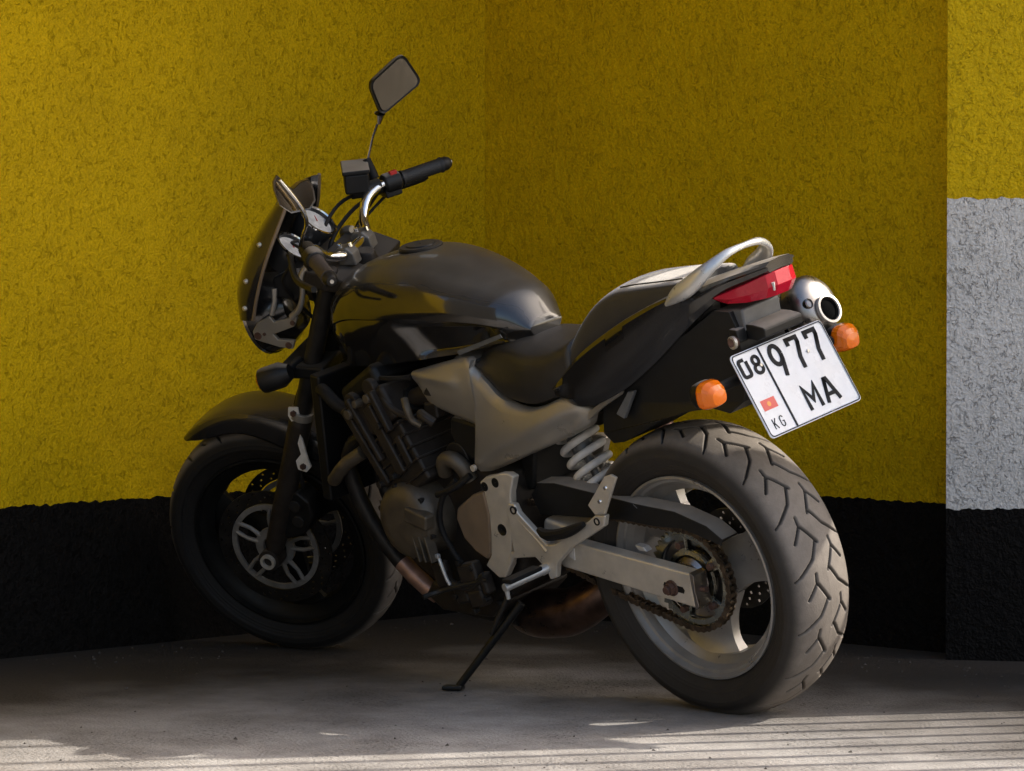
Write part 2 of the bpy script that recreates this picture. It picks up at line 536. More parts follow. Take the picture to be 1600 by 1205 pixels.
# ------------------------------------------------------------------ mesh kit
class MB:
    def __init__(self):
        self.v = []
        self.f = []
    def add(self, vs, fs):
        o = len(self.v)
        self.v.extend([tuple(p) for p in vs])
        self.f.extend([tuple(i + o for i in q) for q in fs])
        return self
    def grid(self, P, cu=False, cv=False):
        P = np.asarray(P, float)
        m, n = P.shape[:2]
        fs = []
        for i in range(m if cu else m - 1):
            for j in range(n if cv else n - 1):
                a = i * n + j
                b = i * n + (j + 1) % n
                c = ((i + 1) % m) * n + (j + 1) % n
                d = ((i + 1) % m) * n + j
                fs.append((a, b, c, d))
        return self.add(P.reshape(-1, 3), fs)
    def tube(self, pts, r, n=12, closed=False, cap=True, squash=None):
        pts = [Vector(p) for p in pts]
        k = len(pts)
        rs = r if isinstance(r, (list, tuple)) else [r] * k
        rings = []
        prev = None
        for i, p in enumerate(pts):
            if closed:
                t = (pts[(i + 1) % k] - pts[i - 1]).normalized()
            else:
                t = (pts[min(i + 1, k - 1)] - pts[max(i - 1, 0)]).normalized()
            if prev is None:
                u = t.orthogonal().normalized()
            else:
                u = (prev - t * prev.dot(t)).normalized()
            prev = u
            v = t.cross(u)
            rings.append([p + u * rs[i] * math.cos(2 * math.pi * j / n) + v * rs[i] * math.sin(2 * math.pi * j / n) for j in range(n)])
        self.grid(rings, cu=closed, cv=True)
        if cap and not closed:
            o = len(self.v) - k * n
            self.f.append(tuple(o + j for j in range(n))[::-1])
            self.f.append(tuple(o + (k - 1) * n + j for j in range(n)))
        return self
    def cyl(self, p0, p1, r0, r1=None, n=24):
        return self.tube([p0, p1], [r0, r0 if r1 is None else r1], n)
    def lathe(self, prof, origin, axis, n=48, closed=False, cap=False):
        """prof: (a along the axis, r)"""
        ax = Vector(axis).normalized()
        u = ax.orthogonal().normalized()
        v = ax.cross(u)
        o = Vector(origin)
        P = [[o + ax * a + (u * math.cos(2 * math.pi * j / n) + v * math.sin(2 * math.pi * j / n)) * r for j in range(n)] for a, r in prof]
        self.grid(P, cu=closed, cv=True)
        if cap:
            b = len(self.v) - len(prof) * n
            self.f.append(tuple(b + j for j in range(n))[::-1])
            self.f.append(tuple(b + (len(prof) - 1) * n + j for j in range(n)))
        return self
    def prism(self, out, y0, y1):
        """outline in (x, z), extruded along y; y0/y1 numbers or functions of (x, z)"""
        f0 = y0 if callable(y0) else (lambda x, z: y0)
        f1 = y1 if callable(y1) else (lambda x, z: y1)
        k = len(out)
        o = len(self.v)
        tri = tessellate_polygon([[Vector((x, z, 0)) for x, z in out]])
        self.v.extend([(x, f0(x, z), z) for x, z in out] + [(x, f1(x, z), z) for x, z in out])
        if callable(y0) or callable(y1):
            for t in tri:
                self.f.append(tuple(o + i for i in t))
                self.f.append(tuple(o + k + i for i in reversed(t)))
        else:
            self.f.append(tuple(o + i for i in range(k)))
            self.f.append(tuple(o + k + i for i in reversed(range(k))))
        for i in range(k):
            j = (i + 1) % k
            self.f.append((o + i, o + j, o + k + j, o + k + i))
        return self
    def box(self, c, s, rot=None):
        vs = []
        Mx = rot if rot is not None else Matrix.Identity(3)
        for dx in (-.5, .5):
            for dy in (-.5, .5):
                for dz in (-.5, .5):
                    vs.append(Vector(c) + Mx @ Vector((dx * s[0], dy * s[1], dz * s[2])))
        return self.add(vs, [(0, 1, 3, 2), (4, 6, 7, 5), (0, 4, 5, 1), (2, 3, 7, 6), (0, 2, 6, 4), (1, 5, 7, 3)])
    def loft(self, rings, cap=True):
        P = np.asarray(rings, float)
        self.grid(P, cv=True)
        if cap:
            m, n = P.shape[:2]
            b = len(self.v) - m * n
            self.f.append(tuple(b + j for j in range(n))[::-1])
            self.f.append(tuple(b + (m - 1) * n + j for j in range(n)))
        return self

def cr(pts, n):
    """Catmull-Rom resample to n points by arc length"""
    P = np.asarray(pts, float)
    ext = np.vstack([2 * P[0] - P[1], P, 2 * P[-1] - P[-2]])
    out = []
    for i in range(len(P) - 1):
        p0, p1, p2, p3 = ext[i:i + 4]
        for t in np.linspace(0, 1, 12, endpoint=False):
            out.append(0.5 * ((2 * p1) + (-p0 + p2) * t + (2 * p0 - 5 * p1 + 4 * p2 - p3) * t * t + (-p0 + 3 * p1 - 3 * p2 + p3) * t ** 3))
    out.append(P[-1])
    out = np.array(out)
    s = np.r_[0, np.cumsum(np.linalg.norm(np.diff(out, axis=0), axis=1))]
    q = np.linspace(0, s[-1], n)
    return np.c_[tuple(np.interp(q, s, out[:, k]) for k in range(out.shape[1]))]

def ip(x, xs, ys):
    """smooth interpolation of a table (xs ascending)"""
    xs = np.asarray(xs, float)
    ys = np.asarray(ys, float)
    m = np.gradient(ys, xs)
    x = np.clip(x, xs[0], xs[-1])
    i = np.clip(np.searchsorted(xs, x) - 1, 0, len(xs) - 2)
    h = xs[i + 1] - xs[i]
    t = (x - xs[i]) / h
    return ((2 * t**3 - 3 * t**2 + 1) * ys[i] + (t**3 - 2 * t**2 + t) * h * m[i]
            + (-2 * t**3 + 3 * t**2) * ys[i + 1] + (t**3 - t**2) * h * m[i + 1])

def sstep(a, b, x):
    t = np.clip((x - a) / (b - a), 0, 1)
    return t * t * (3 - 2 * t)

# steering head: the whole front end is turned to the left lock
RAKE = R(25.0)
STEER = R(24.14)
SPX = 1.42 + 0.098
AX = Vector((-math.sin(RAKE), 0, math.cos(RAKE)))
MST = (Matrix.Translation((SPX, 0, 0)) @ Matrix.Rotation(STEER, 4, AX) @ Matrix.Translation((-SPX, 0, 0)))

def obj(name, mb, m, parent=None, front=False, bevel=0.0, sub=0, angle=35, kind=None, segs=2):
    me = bpy.data.meshes.new(name)
    v = mb.v
    if front:
        v = [tuple(MST @ Vector(p)) for p in v]
    me.from_pydata([tuple(map(float, p)) for p in v], [], mb.f)
    bm = bmesh.new()
    bm.from_mesh(me)
    bmesh.ops.remove_doubles(bm, verts=bm.verts, dist=1e-6)
    bmesh.ops.recalc_face_normals(bm, faces=bm.faces)
    bm.to_mesh(me)
    bm.free()
    for p in me.polygons:
        p.use_smooth = True
    me.set_sharp_from_angle(angle=R(angle))
    me.materials.append(m)
    o = bpy.data.objects.new(name, me)
    C.objects.link(o)
    if parent is not None:
        o.parent = parent
    if bevel > 0:
        b = o.modifiers.new('bevel', 'BEVEL')
        b.width = bevel
        b.segments = segs
        b.limit_method = 'ANGLE'
        b.angle_limit = R(35)
        b.harden_normals = True
    if sub:
        s = o.modifiers.new('sub', 'SUBSURF')
        s.levels = sub
        s.render_levels = sub
    if kind:
        o['kind'] = kind
    return o

def tag(o, label, cat, group=None):
    o['label'] = label
    o['category'] = cat
    if group:
        o['group'] = group
    return o

# ------------------------------------------------------------------ ground and walls
PL = 0.357
CORNER = (1.800, -0.888)
WL_END = (1.700, 5.6)          # wall behind the front wheel runs off to the left of the picture
WR_END = (0.16, -1.086)
TOP = 3.4

def ground():
    xs = np.r_[-60, -20, -8, np.linspace(-4, 2.2, 63), 20, 60]
    ys = np.r_[-60, -20, -4, np.linspace(-1.4, 4, 55), 8, 20, 60]
    P = [[(x, y, 0.0) for y in ys] for x in xs]
    mb = MB().grid(P)
    o = obj('ground', mb, M['ground'], kind='structure')
    me = o.data
    at = me.attributes.new('wall_shade', 'FLOAT', 'POINT')  # painted shade, strongest near the walls
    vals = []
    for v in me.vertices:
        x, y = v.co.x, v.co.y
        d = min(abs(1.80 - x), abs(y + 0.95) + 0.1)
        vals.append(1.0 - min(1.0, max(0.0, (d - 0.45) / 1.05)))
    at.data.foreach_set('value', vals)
    return o
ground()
# grit and crumbs swept over the slab
rg = np.random.default_rng(5)
mb = MB()
for i in range(600):
    t = rg.random()
    x, y = rg.uniform(-1.1, 1.72), rg.uniform(-.85, 1.6)
    if i % 3 == 0:
        x, y = 1.74 - abs(rg.normal(0, .16)), rg.uniform(-.8, 1.9)
    elif i % 3 == 1:
        x, y = rg.uniform(-.3, 1.7), -.90 + abs(rg.normal(0, .14))
    r = abs(rg.normal(0, .0022)) + .0012
    q = [(x + r * rg.uniform(.5, 1.3) * math.cos(a), y + r * rg.uniform(.5, 1.3) * math.sin(a), 0.0) for a in (0, 1.6, 3.1, 4.7)]
    top = (x + r * rg.uniform(-.3, .3), y + r * rg.uniform(-.3, .3), r * rg.uniform(.5, 1.0))
    mb.add(q + [top], [(0, 1, 4), (1, 2, 4), (2, 3, 4), (3, 0, 4)])
grit = obj('grit', mb, mat('grit_stone', (0.085, 0.072, 0.06), 0.9, noise=0.5, nscale=60), kind='stuff', angle=5)
grit.location.z = .0005
tag(grit, 'loose grit and crumbs scattered on the concrete floor', 'grit')

def wall(name, p0, p1, depth, label, bands, cat='wall', seam_amp=0.0028):
    """bands: list of (z_from, z_to, material, part name); first band is the wall object's own part"""
    root = bpy.data.objects.new(name, None)
    C.objects.link(root)
    tag(root, label, cat)
    a = Vector((*p0, 0))
    b = Vector((*p1, 0))
    d = (b - a)
    L = d.length
    d.normalize()
    nrm = Vector((-d.y, d.x, 0))
    root.location = a
    nx = max(3, int(L / 0.006) + 1)
    rng = np.random.default_rng(int(L * 1000))
    def seam():
        s = rng.normal(0, 1, nx)
        k = np.exp(-np.linspace(-2, 2, 5)**2)
        s = np.convolve(s, k / k.sum(), 'same')
        s2 = np.convolve(rng.normal(0, 1, nx), np.ones(3) / 3, 'same')
        return (s * 1.0 + s2 * 0.5) * seam_amp
    ss = {}
    zs = sorted({z for q in bands for z in q[:2]})
    for z in zs:
        ss[z] = seam() * (0 if z in (zs[0], zs[-1]) else 1)
    for z0, z1, m, pn in bands:
        P0 = [a * 0 + d * (L * i / (nx - 1)) + Vector((0, 0, z0 + ss[z0][i])) for i in range(nx)]
        P1 = [d * (L * i / (nx - 1)) + Vector((0, 0, z1 + ss[z1][i])) for i in range(nx)]
        mb = MB()
        off = nrm * depth
        mb.grid([P0, P1, [p + off for p in P1], [p + off for p in P0]], cu=True)
        n = nx
        o = len(mb.v) - 4 * n
        mb.f.append((o, o + n, o + 2 * n, o + 3 * n))
        mb.f.append((o + n - 1, o + 2 * n - 1, o + 3 * n - 1, o + 4 * n - 1)[::-1])
        obj(pn, mb, m, root, angle=40)
    return root

wall('front_wall', WL_END, CORNER, 0.25,
     'yellow stucco wall with black plinth beyond the front wheel, left of the inner corner',
     [(0, PL, M['black'], 'plinth'), (PL, TOP, M['yellow'], 'render_coat')])
wall('side_wall', (1.83, -0.885), WR_END, 0.25,
     'yellow stucco wall with black plinth behind the seat and tail, between corner and grey pilaster',
     [(0, PL, M['black'], 'plinth'), (PL, TOP, M['yellow'], 'render_coat')])
wall('pilaster', (0.265, -0.960), (-1.55, -2.356), 0.20,
     'projecting wall end at right, grey stucco below yellow, above a black plinth',
     [(0, PL, M['black'], 'plinth'), (PL, 1.083, M['grey'], 'grey_coat'), (1.083, TOP, M['yellow'], 'yellow_coat')])

# unseen roof, low block and panel added for shade; bar railing stripes the ground
roof_blocker = obj('roof_blocker', MB().box((1.20, 0.65, 2.55), (1.7, 3.75, 0.18)), M['blockerplain'], bevel=.01)
tag(roof_blocker, 'unseen flat slab added above the motorcycle bay to darken it', 'roof_blocker')
lw = obj('ground_blocker', MB().box((-0.49, -1.10, 0.47), (0.28, 0.14, 0.94)), M['blockerplain'], bevel=.008)
tag(lw, 'unseen low block added between pilaster and bar railing to shade the ground', 'light blocker')
rail_ = bpy.data.objects.new('railing', None)
C.objects.link(rail_)
rail_.location = (-0.64, -1.05, 0)
tag(rail_, 'grey steel railing of slim upright bars beyond the added low block', 'railing')
obj('rail', MB().box((-.29, 0, 1.40), (.58, .03, .03)).box((-.29, 0, .12), (.58, .03, .03)), M['darksteel'], rail_, kind='stuff')
obj('rail', MB().box((-1.35, 0, 2.60), (2.7, .03, .03)).box((-1.65, 0, .12), (2.1, .03, .03)), M['darksteel'], rail_, kind='stuff')
obj('sun_blocker', MB().box((-.400, 0, 1.7085), (.300, .02, .585)), M['darksteel'], rail_, bevel=.003)  # panel added to keep the sun off the number plate
bar_lo = bar_hi = None
for k in range(1, 22):
    x = -.02 - .124 * k
    lo_ = k == 3
    src = bar_lo if lo_ else bar_hi
    if src is None:
        h = 1.99 if k == 3 else 2.60
        o = obj('bar', MB().cyl((0, 0, 0), (0, 0, h), .0125, n=10), M['darksteel'], rail_)
        if lo_:
            bar_lo = o
        else:
            bar_hi = o
    else:
        o = src.copy()
        C.objects.link(o)
        o.parent = rail_
    o.location = (x, 0, 0)

# tall dark wall added out of view on the left to cut sky light
left_blk = obj('left_blocker', MB().box((0.2, 7.6, 3.0), (3.8, 0.3, 6.0)), M['blockerdark'], bevel=.01)
tag(left_blk, 'tall dark unseen wall added on the left to block sky light', 'wall')

# ------------------------------------------------------------------ the motorcycle
bike = bpy.data.objects.new('motorcycle', None)
C.objects.link(bike)
bike.location = (0, 0, 0.001)
bike.rotation_euler = (R(-14.88), 0, 0)
tag(bike, 'black naked motorcycle with silver side panels leaning on its side stand in the yellow corner', 'motorcycle')

def P(name, mb, m, parent=bike, **k):
    return obj(name, mb, m, parent, **k)

# ---- tyres with carved tread
def seg_dist(px, py, ax, ay, bx, by):
    dx, dy = bx - ax, by - ay
    t = np.clip(((px - ax) * dx + (py - ay) * dy) / (dx * dx + dy * dy), 0, 1)
    return np.hypot(px - ax - t * dx, py - ay - t * dy)

def tyre(name, c, Rr, hw, bead_r, bead_y, nrep, na, parent, front, sc=1.0):
    # section from bead to bead: side wall then crown
    half = [(bead_y, bead_r), (bead_y + 0.010 * sc, bead_r + 0.012), (hw - 0.006, bead_r + 0.028), (hw, bead_r + 0.046 * sc),
            (hw * 0.97, Rr - 0.036 * sc), (hw * 0.80, Rr - 0.0175 * sc), (hw * 0.55, Rr - 0.0075 * sc), (hw * 0.28, Rr - 0.0018), (0, Rr)]
    half = cr(half, 92)
    for q0, hh in ((bead_r + .020, .0011), (bead_r + .026, .0011), (Rr - .048 * sc, .0013)):      # moulded rings on the side wall
        half[:, 0] += hh * np.exp(-((half[:, 1] - q0) / .0013) ** 2)
    sec = np.vstack([half[:-1], np.c_[-half[::-1, 0], half[::-1, 1]]])
    ns = len(sec)
    th = np.linspace(0, 2 * np.pi, na, endpoint=False)
    T, K = np.meshgrid(th, np.arange(ns), indexing='ij')
    yy = sec[K, 0]
    rr = sec[K, 1]
    # signed arc length from the crown centre along the section
    s = np.r_[0, np.cumsum(np.hypot(*np.diff(sec, axis=0).T))]
    lat = (s - s[ns // 2])[K]
    per = 2 * np.pi * Rr / nrep
    arc = T * Rr
    groove = np.full(T.shape, 9.0)
    for side, ph in ((1, 0.0), (-1, 0.5)):
        u = -lat * side                  # positive on the side in question
        segs = [((.032, 0), (.056, -.032)), ((.032, 0), (.004, -.044)), ((.008, -.038), (.030, -.074)),
                ((.030, -.074), (.066, -.102)), ((.032, 0), (.031, .018)), ((.066, -.102), (.080, -.110))]
        a0 = (-arc + ph * per) % per
        for sh in (-2 * per, -per, 0, per):
            for (p, q) in segs:
                dd = seg_dist(u, a0 + sh, p[0] * sc, p[1] * sc, q[0] * sc, q[1] * sc)
                wd = 1.0 if p != (.066, -.102) else 1.5
                groove = np.minimum(groove, dd * wd)
    g = 1 - sstep(0.0020, 0.0040, groove)
    rad = rr - 0.006 * g * (rr > Rr - 0.045)
    Pt = np.stack([c[0] + rad * np.cos(T), c[1] + yy, c[2] + rad * np.sin(T)], -1)
    mb = MB()
    mb.grid(Pt, cu=True)
    tread = sstep(Rr - 0.034 * sc, Rr - 0.010 * sc, rr) * (1 - g)
    me = bpy.data.meshes.new(name)
    vv = Pt.reshape(-1, 3)
    if front:
        A = np.array(MST)
        vv = vv @ A[:3, :3].T + A[:3, 3]
    me.from_pydata(vv.tolist(), [], [q[::-1] for q in mb.f])
    at = me.attributes.new('tread', 'FLOAT', 'POINT')
    at.data.foreach_set('value', ((.05 if front else .13) + .87 * tread).ravel().astype(np.float32))
    me.polygons.foreach_set('use_smooth', [True] * len(me.polygons))
    me.materials.append(M['tyre'])
    o = bpy.data.objects.new(name, me)
    C.objects.link(o)
    o.parent = parent
    return o

def ring_with_holes(mb, c, r0, r1, y0, y1, na, nr, hole):
    """flat ring in the xz plane; hole(i, j) -> True drops the cell"""
    cells = [[not hole(i, j) for j in range(nr)] for i in range(na)]
    def pt(i, j, y):
        a = 2 * math.pi * i / na
        r = r0 + (r1 - r0) * j / nr
        return (c[0] + r * math.cos(a), y, c[2] + r * math.sin(a))
    for i in range(na):
        for j in range(nr):
            if not cells[i][j]:
                continue
            a, b, cc, d = (i, j), (i, j + 1), (i + 1, j + 1), (i + 1, j)
            mb.add([pt(*a, y1), pt(*b, y1), pt(*cc, y1), pt(*d, y1)], [(0, 1, 2, 3)])
            mb.add([pt(*a, y0), pt(*b, y0), pt(*cc, y0), pt(*d, y0)], [(3, 2, 1, 0)])
            for (p, q, ni, nj) in ((a, b, i - 1, j), (cc, d, i + 1, j), (b, cc, i, j + 1), (d, a, i, j - 1)):
                if not (0 <= nj < nr) or not cells[ni % na][nj]:
                    mb.add([pt(*p, y0), pt(*q, y0), pt(*q, y1), pt(*p, y1)], [(0, 1, 2, 3)])
    return mb

def wheel(c, rimR, hw, nsp, a0, wid_hub, wid_rim, dep, front, m):
    q = rimR
    prof = [(-hw, q), (-hw + .009, q), (-hw + .013, q - .016), (-hw * .45, q - .030), (hw * .45, q - .030), (hw - .013, q - .016),
            (hw - .009, q), (hw, q), (hw + .001, q - .005), (hw - .010, q - .009), (hw * .72, q - .0175), (hw * .62, q - .0235), (hw * .40, q - .040),
            (-hw * .40, q - .040), (-hw * .62, q - .0235), (-hw * .72, q - .0175), (-hw + .010, q - .009), (-hw - .001, q - .005)]
    mb = MB().lathe(prof, c, (0, 1, 0), 96, closed=True)
    # hub
    hb = [(-dep * 1.5, .018), (-dep * 1.5, .036), (-dep * .8, .046), (dep * .8, .046), (dep * 1.5, .036), (dep * 1.5, .018)]
    mb.lathe(hb, c, (0, 1, 0), 40, closed=False)
    # spokes: cushion-backed blades that flare into the rim
    for k in range(nsp):
        ang = a0 + 2 * math.pi * k / nsp
        er = Vector((math.cos(ang), 0, math.sin(ang)))
        et = Vector((-math.sin(ang), 0, math.cos(ang)))
        rings = []
        for t in np.linspace(0, 1, 14):
            r = .038 + (q - .036 - .038) * t
            wdt = ip(t, [0, .45, .75, 1], [wid_hub, wid_hub * .82, wid_hub * 1.0, wid_rim])
            dp = ip(t, [0, .5, .8, 1], [dep, dep * .62, dep * .60, dep * .95])
            ridge = dp * (1.0 + .35 * (1 - t))
            ring = []
            for (u, y) in ((-1, -.55), (-.55, -1), (0, -1.25), (.55, -1), (1, -.55), (1, .55), (.55, 1), (0, 1.25), (-.55, 1), (-1, .55)):
                yy = y * dp if abs(y) <= 1 else math.copysign(ridge, y)
                ring.append(Vector(c) + er * r + et * (u * wdt) + Vector((0, yy, 0)))
            rings.append(ring)
        mb.loft(rings)
    return P('wheel', mb, m, front=front, angle=30)

RC = (0.0, 0.0, 0.315)
rear = wheel(RC, .222, .074, 3, R(164), .062, .096, .034, False, M['rimalu'])
tyre('tyre', RC, .315, .092, .221, .066, 16, 1150, rear, False)
# brake disc on the far side, drilled
mb = MB()
ring_with_holes(mb, RC, .070, .110, -.062, -.057, 96, 7, lambda i, j: (i % 6 == 0 and j == 1) or (i % 6 == 2 and j == 3) or (i % 6 == 4 and j == 5))
mb.lathe([(-.062, .03), (-.062, .072), (-.057, .072), (-.057, .03)], RC, (0, 1, 0), 48, closed=True)
P('brake_disc', mb, M['disc'], rear, angle=30)

# sprocket with slotted carrier
mb = MB()
def sp_hole(i, j):
    return (j in (1, 2)) and (i % 20) not in (0, 1, 2, 3, 4)
ring_with_holes(mb, RC, .052, .100, .071, .079, 100, 4, sp_hole)
teeth = []
for i in range(43 * 4):
    a = 2 * math.pi * i / (43 * 4)
    r = (.108, .1125, .108, .103)[i % 4]
    teeth.append((r * math.cos(a), r * math.sin(a)))
n = len(teeth)
for y, in ((.071,), (.079,)):
    pass
outr = [(RC[0] + x, .0715, RC[2] + z) for x, z in teeth]
outl = [(RC[0] + x, .0785, RC[2] + z) for x, z in teeth]
inn = [(RC[0] + .0995 * math.cos(2 * math.pi * i / n), .0715, RC[2] + .0995 * math.sin(2 * math.pi * i / n)) for i in range(n)]
inl = [(x, .0785, z) for x, y, z in inn]
mb.grid([outr, outl, inl, inn], cu=True, cv=True)
sprocket = P('sprocket', mb, M['sprocket'], rear, angle=30, bevel=.0008, segs=1)
mb = MB()
mb.lathe([(.04, .05), (.062, .060), (.066, .086), (.0705, .088)], RC, (0, 1, 0), 60)
mb.lathe([(.055, .05), (.079, .048), (.088, .040), (.092, .020), (.092, .014)], RC, (0, 1, 0), 60)
P('sprocket_carrier', mb, M['steel'], rear, angle=30)
for k in range(5):
    a = 2 * math.pi * (k * 20 + 2.5) / 100
    x, z = RC[0] + .075 * math.cos(a), RC[2] + .075 * math.sin(a)
    P('bolt', MB().cyl((x, .078, z), (x, .089, z), .0085, n=6), M['rust'], rear, bevel=.001)

# ---- front wheel
FC = (1.42, 0.0, 0.300)
fw = wheel(FC, .222, .048, 3, R(150), .030, .052, .018, True, M['darkrim'])
tyre('tyre', FC, .300, .061, .221, .040, 17, 720, fw, True, .72)
def disc_part(y, sgn):
    mb = MB()
    ring_with_holes(mb, FC, .116, .148, y - .0025, y + .0025, 120, 7, lambda i, j: (i % 6 == 0 and j == 1) or (i % 6 == 2 and j == 3) or (i % 6 == 4 and j == 5))
    d = P('brake_disc', mb, M['disc'], fw, front=True, angle=30)
    mb = MB()
    mb.lathe([(y - .003, .100), (y - .003, .113), (y + .003, .113), (y + .003, .100)], FC, (0, 1, 0), 80, closed=True)
    mb.lathe([(y - .006, .030), (y - .006, .050), (y + .004, .050), (y + .004, .030)], FC, (0, 1, 0), 48, closed=True)
    for k in range(5):
        for da in (-.16, .16):
            a = R(180) + 2 * math.pi * k / 5
            pts = [(FC[0] + r * math.cos(a + da * (0.75 if r > .09 else 1.3)), y, FC[2] + r * math.sin(a + da * (0.75 if r > .09 else 1.3))) for r in (.044, .075, .104)]
            mb.tube(pts, [.0062, .005, .0055], 8)
    P('disc_carrier', mb, M['carrier'], fw, front=True, angle=40)
disc_part(.066, 1)
disc_part(-.066, -1)

# ---- fork
def fork_pt(t, y):      # t metres up the leg from the axle
    return (1.415 - .5035 * t, y, .288 + .864 * t)
fork = P('fork', MB().tube([fork_pt(.40, .1), fork_pt(.78, .1)], .0215, 24).tube([fork_pt(.40, -.1), fork_pt(.78, -.1)], .0215, 24), M['darksteel'], front=True)
for y in (.1, -.1):
    mb = MB()
    mb.tube([fork_pt(t, y) for t in (0.02, .06, .18, .30, .385, .40, .405)], [.020, .0245, .0255, .026, .0275, .0275, .024], 28)
    s = 1 if y > 0 else -1
    mb.cyl((1.415, y - .022, .290), (1.415, y + .022, .290), .0265, n=32)
    P('fork_leg', mb, M['engine'], fork, front=True, angle=40)
    mb = MB().lathe([(-.006, .012), (-.006, .0185), (.006, .0185), (.006, .012)], (1.415, y + s * .0245, .290), (0, 1, 0), 28, closed=True)
    P('axle_cap', mb, M['alu'], fork, front=True)
    P('fork_ring', MB().tube([fork_pt(.405, y), fork_pt(.425, y)], [.029, .0285], 28), M['silver'], fork, front=True, bevel=.002)
    # stay plate bolted behind the leg
    mb = MB().prism([(1.197, .672), (1.222, .676), (1.230, .655), (1.226, .640), (1.231, .555), (1.250, .540), (1.252, .518), (1.232, .508), (1.216, .520), (1.217, .540), (1.213, .640), (1.200, .652)], s * .118, s * .124)
    st = P('stay_plate', mb, M['spring'], fork, front=True, bevel=.001)
    for (x, z) in ((1.212, .660), (1.234, .525)):
        P('bolt', MB().cyl((x, s * .122, z), (x, s * .131, z), .0075, n=6), M['rust'], fork, front=True)
    # calliper behind the leg
    mb = MB()
    mb.prism([(1.355, .335), (1.30, .345), (1.265, .385), (1.262, .425), (1.285, .455), (1.325, .445), (1.352, .405)], s * .050, s * .112)
    cal = P('brake_calliper', mb, M['blackmetal'], fork, front=True, bevel=.006)
    for (x, z) in ((1.305, .38), (1.300, .42)):
        mb2 = MB().cyl((x, s * .108, z), (x, s * .117, z), .015, n=20)
        P('calliper_piston', mb2, M['darksteel'], fork, front=True, bevel=.002)
# lower and upper yokes
mb = MB().prism([(1.165, .745), (1.215, .752), (1.205, .785), (1.155, .778), (1.09, .765), (1.095, .735)], -.135, .135)
P('lower_yoke', mb, M['blackmetal'], fork, front=True, bevel=.008)
mb = MB()
mb.prism([(1.075, .968), (1.03, .948), (.955, .925), (.945, .948), (1.00, .978), (1.06, 1.000)], -.128, .128)
for y in (.1, -.1):
    mb.tube([fork_pt(.765, y), fork_pt(.80, y)], [.030, .028], 24)
    mb.tube([fork_pt(.80, y), fork_pt(.812, y)], [.019, .016], 6)
mb.tube([(.985, 0, .93), (.972, 0, .965), (.966, 0, .985)], [.03, .028, .02], 20)
P('upper_yoke', mb, M['engine'], fork, front=True, bevel=.004)
# ---- handlebar
bar_half = [(.985, .035, 1.000), (.990, .07, 1.003), (1.008, .105, 1.022), (1.005, .145, 1.056), (.985, .19, 1.066), (.952, .24, 1.058), (.886, .320, 1.048)]
path = [Vector(p) for p in cr(bar_half, 22)]
full = [Vector((p.x, -p.y, p.z)) for p in reversed(path)] + path
hb = P('handlebar', MB().tube(full, .0115, 20), M['chrome'], front=True)
for y in (.045, -.045):
    mb = MB().prism([(.965, .972), (1.008, .978), (1.014, 1.004), (1.004, 1.018), (.980, 1.018), (.966, 1.002)], y - .017, y + .017)
    P('bar_clamp', mb, M['clampgrey'], hb, front=True, bevel=.004)
    for x in (.974, 1.000):
        P('bolt', MB().cyl((x, y, 1.014), (x + .001, y, 1.024), .005, n=8), M['chrome'], hb, front=True)
def along(a, b, t):
    return Vector(a).lerp(Vector(b), t)
for sgn in (1, -1):
    gi, go = Vector((.955, sgn * .236, 1.059)), Vector((.888, sgn * .318, 1.049))
    mb = MB()
    pts, rs = [], []
    for k, t in enumerate(np.linspace(0, 1, 30)):
        pts.append(gi.lerp(go, t))
        rs.append(.0185 if t < .06 or t > .94 else (.0162 + (.0008 if k % 2 else 0)))
    mb.tube(pts, rs, 20)
    g = P('grip', mb, M['gripbrown'] if sgn > 0 else M['grip'], hb, front=True, angle=60)
    d = (go - gi).normalized()
    mb = MB().tube([go, go + d * .012, go + d * .022], [.0165, .0165, .011], 20)
    P('bar_end', mb, M['darksteel'], hb, front=True, bevel=.001)
    P('bar_end_screw', MB().tube([go + d * .020, go + d * .026], .0045, 10), M['alu'], hb, front=True)
    # switch block
    a, b = gi + d * -.050, gi + d * -.004
    mb = MB().tube([a, a + d * .006, b - d * .006, b], [.018, .024, .0245, .020], 14)
    rot = (b - a).to_track_quat('X', 'Z').to_matrix()
    mb.box((a + b) / 2 + Vector((.006, 0, -.012 if sgn < 0 else -.004)), (.042, .036, .040 if sgn < 0 else .032), rot)
    sw = P('switch_block', mb, M['plastic'], hb, front=True, bevel=.005)
    if sgn < 0:
        P('stop_switch', MB().box((a + b) / 2 + Vector((-.012, 0, .022)), (.018, .012, .010), rot), M['redbutton'], hb, front=True, bevel=.002)
    # lever and its perch
    pch = gi + d * -.075
    mb = MB().tube([pch - d * .02, pch + d * .02], .019, 14)
    if sgn < 0:
        mb.box(pch + Vector((.030, 0, -.004)), (.050, .030, .024))
    P('lever_perch', mb, M['blackmetal'], hb, front=True, bevel=.004)
    L = [pch + Vector((.048, 0, -.006)), gi + Vector((.062, 0, -.020)) + d * -.02, gi + Vector((.066, 0, -.028)) + d * .03, go + Vector((.050, 0, -.026)) + d * -.02, go + Vector((.046, 0, -.022))]
    mb = MB().tube([Vector(p) for p in cr(L, 16)], [.0075] * 14 + [.008, .007], 10)
    P('lever', mb, M['blackmetal'], hb, front=True)
# brake fluid reservoir on the right bar
rc = Vector((1.040, -.185, 1.092))
rot = Matrix.Rotation(R(28), 3, 'Z') @ Matrix.Rotation(R(-12), 3, 'Y')
mb = MB().box(rc, (.058, .092, .048), rot)
P('brake_reservoir', mb, M['plastic'], hb, front=True, bevel=.006)
mb = MB().box(rc + rot @ Vector((0, 0, .028)), (.064, .098, .010), rot)
P('reservoir_cap', mb, M['plastic'], hb, front=True, bevel=.003)
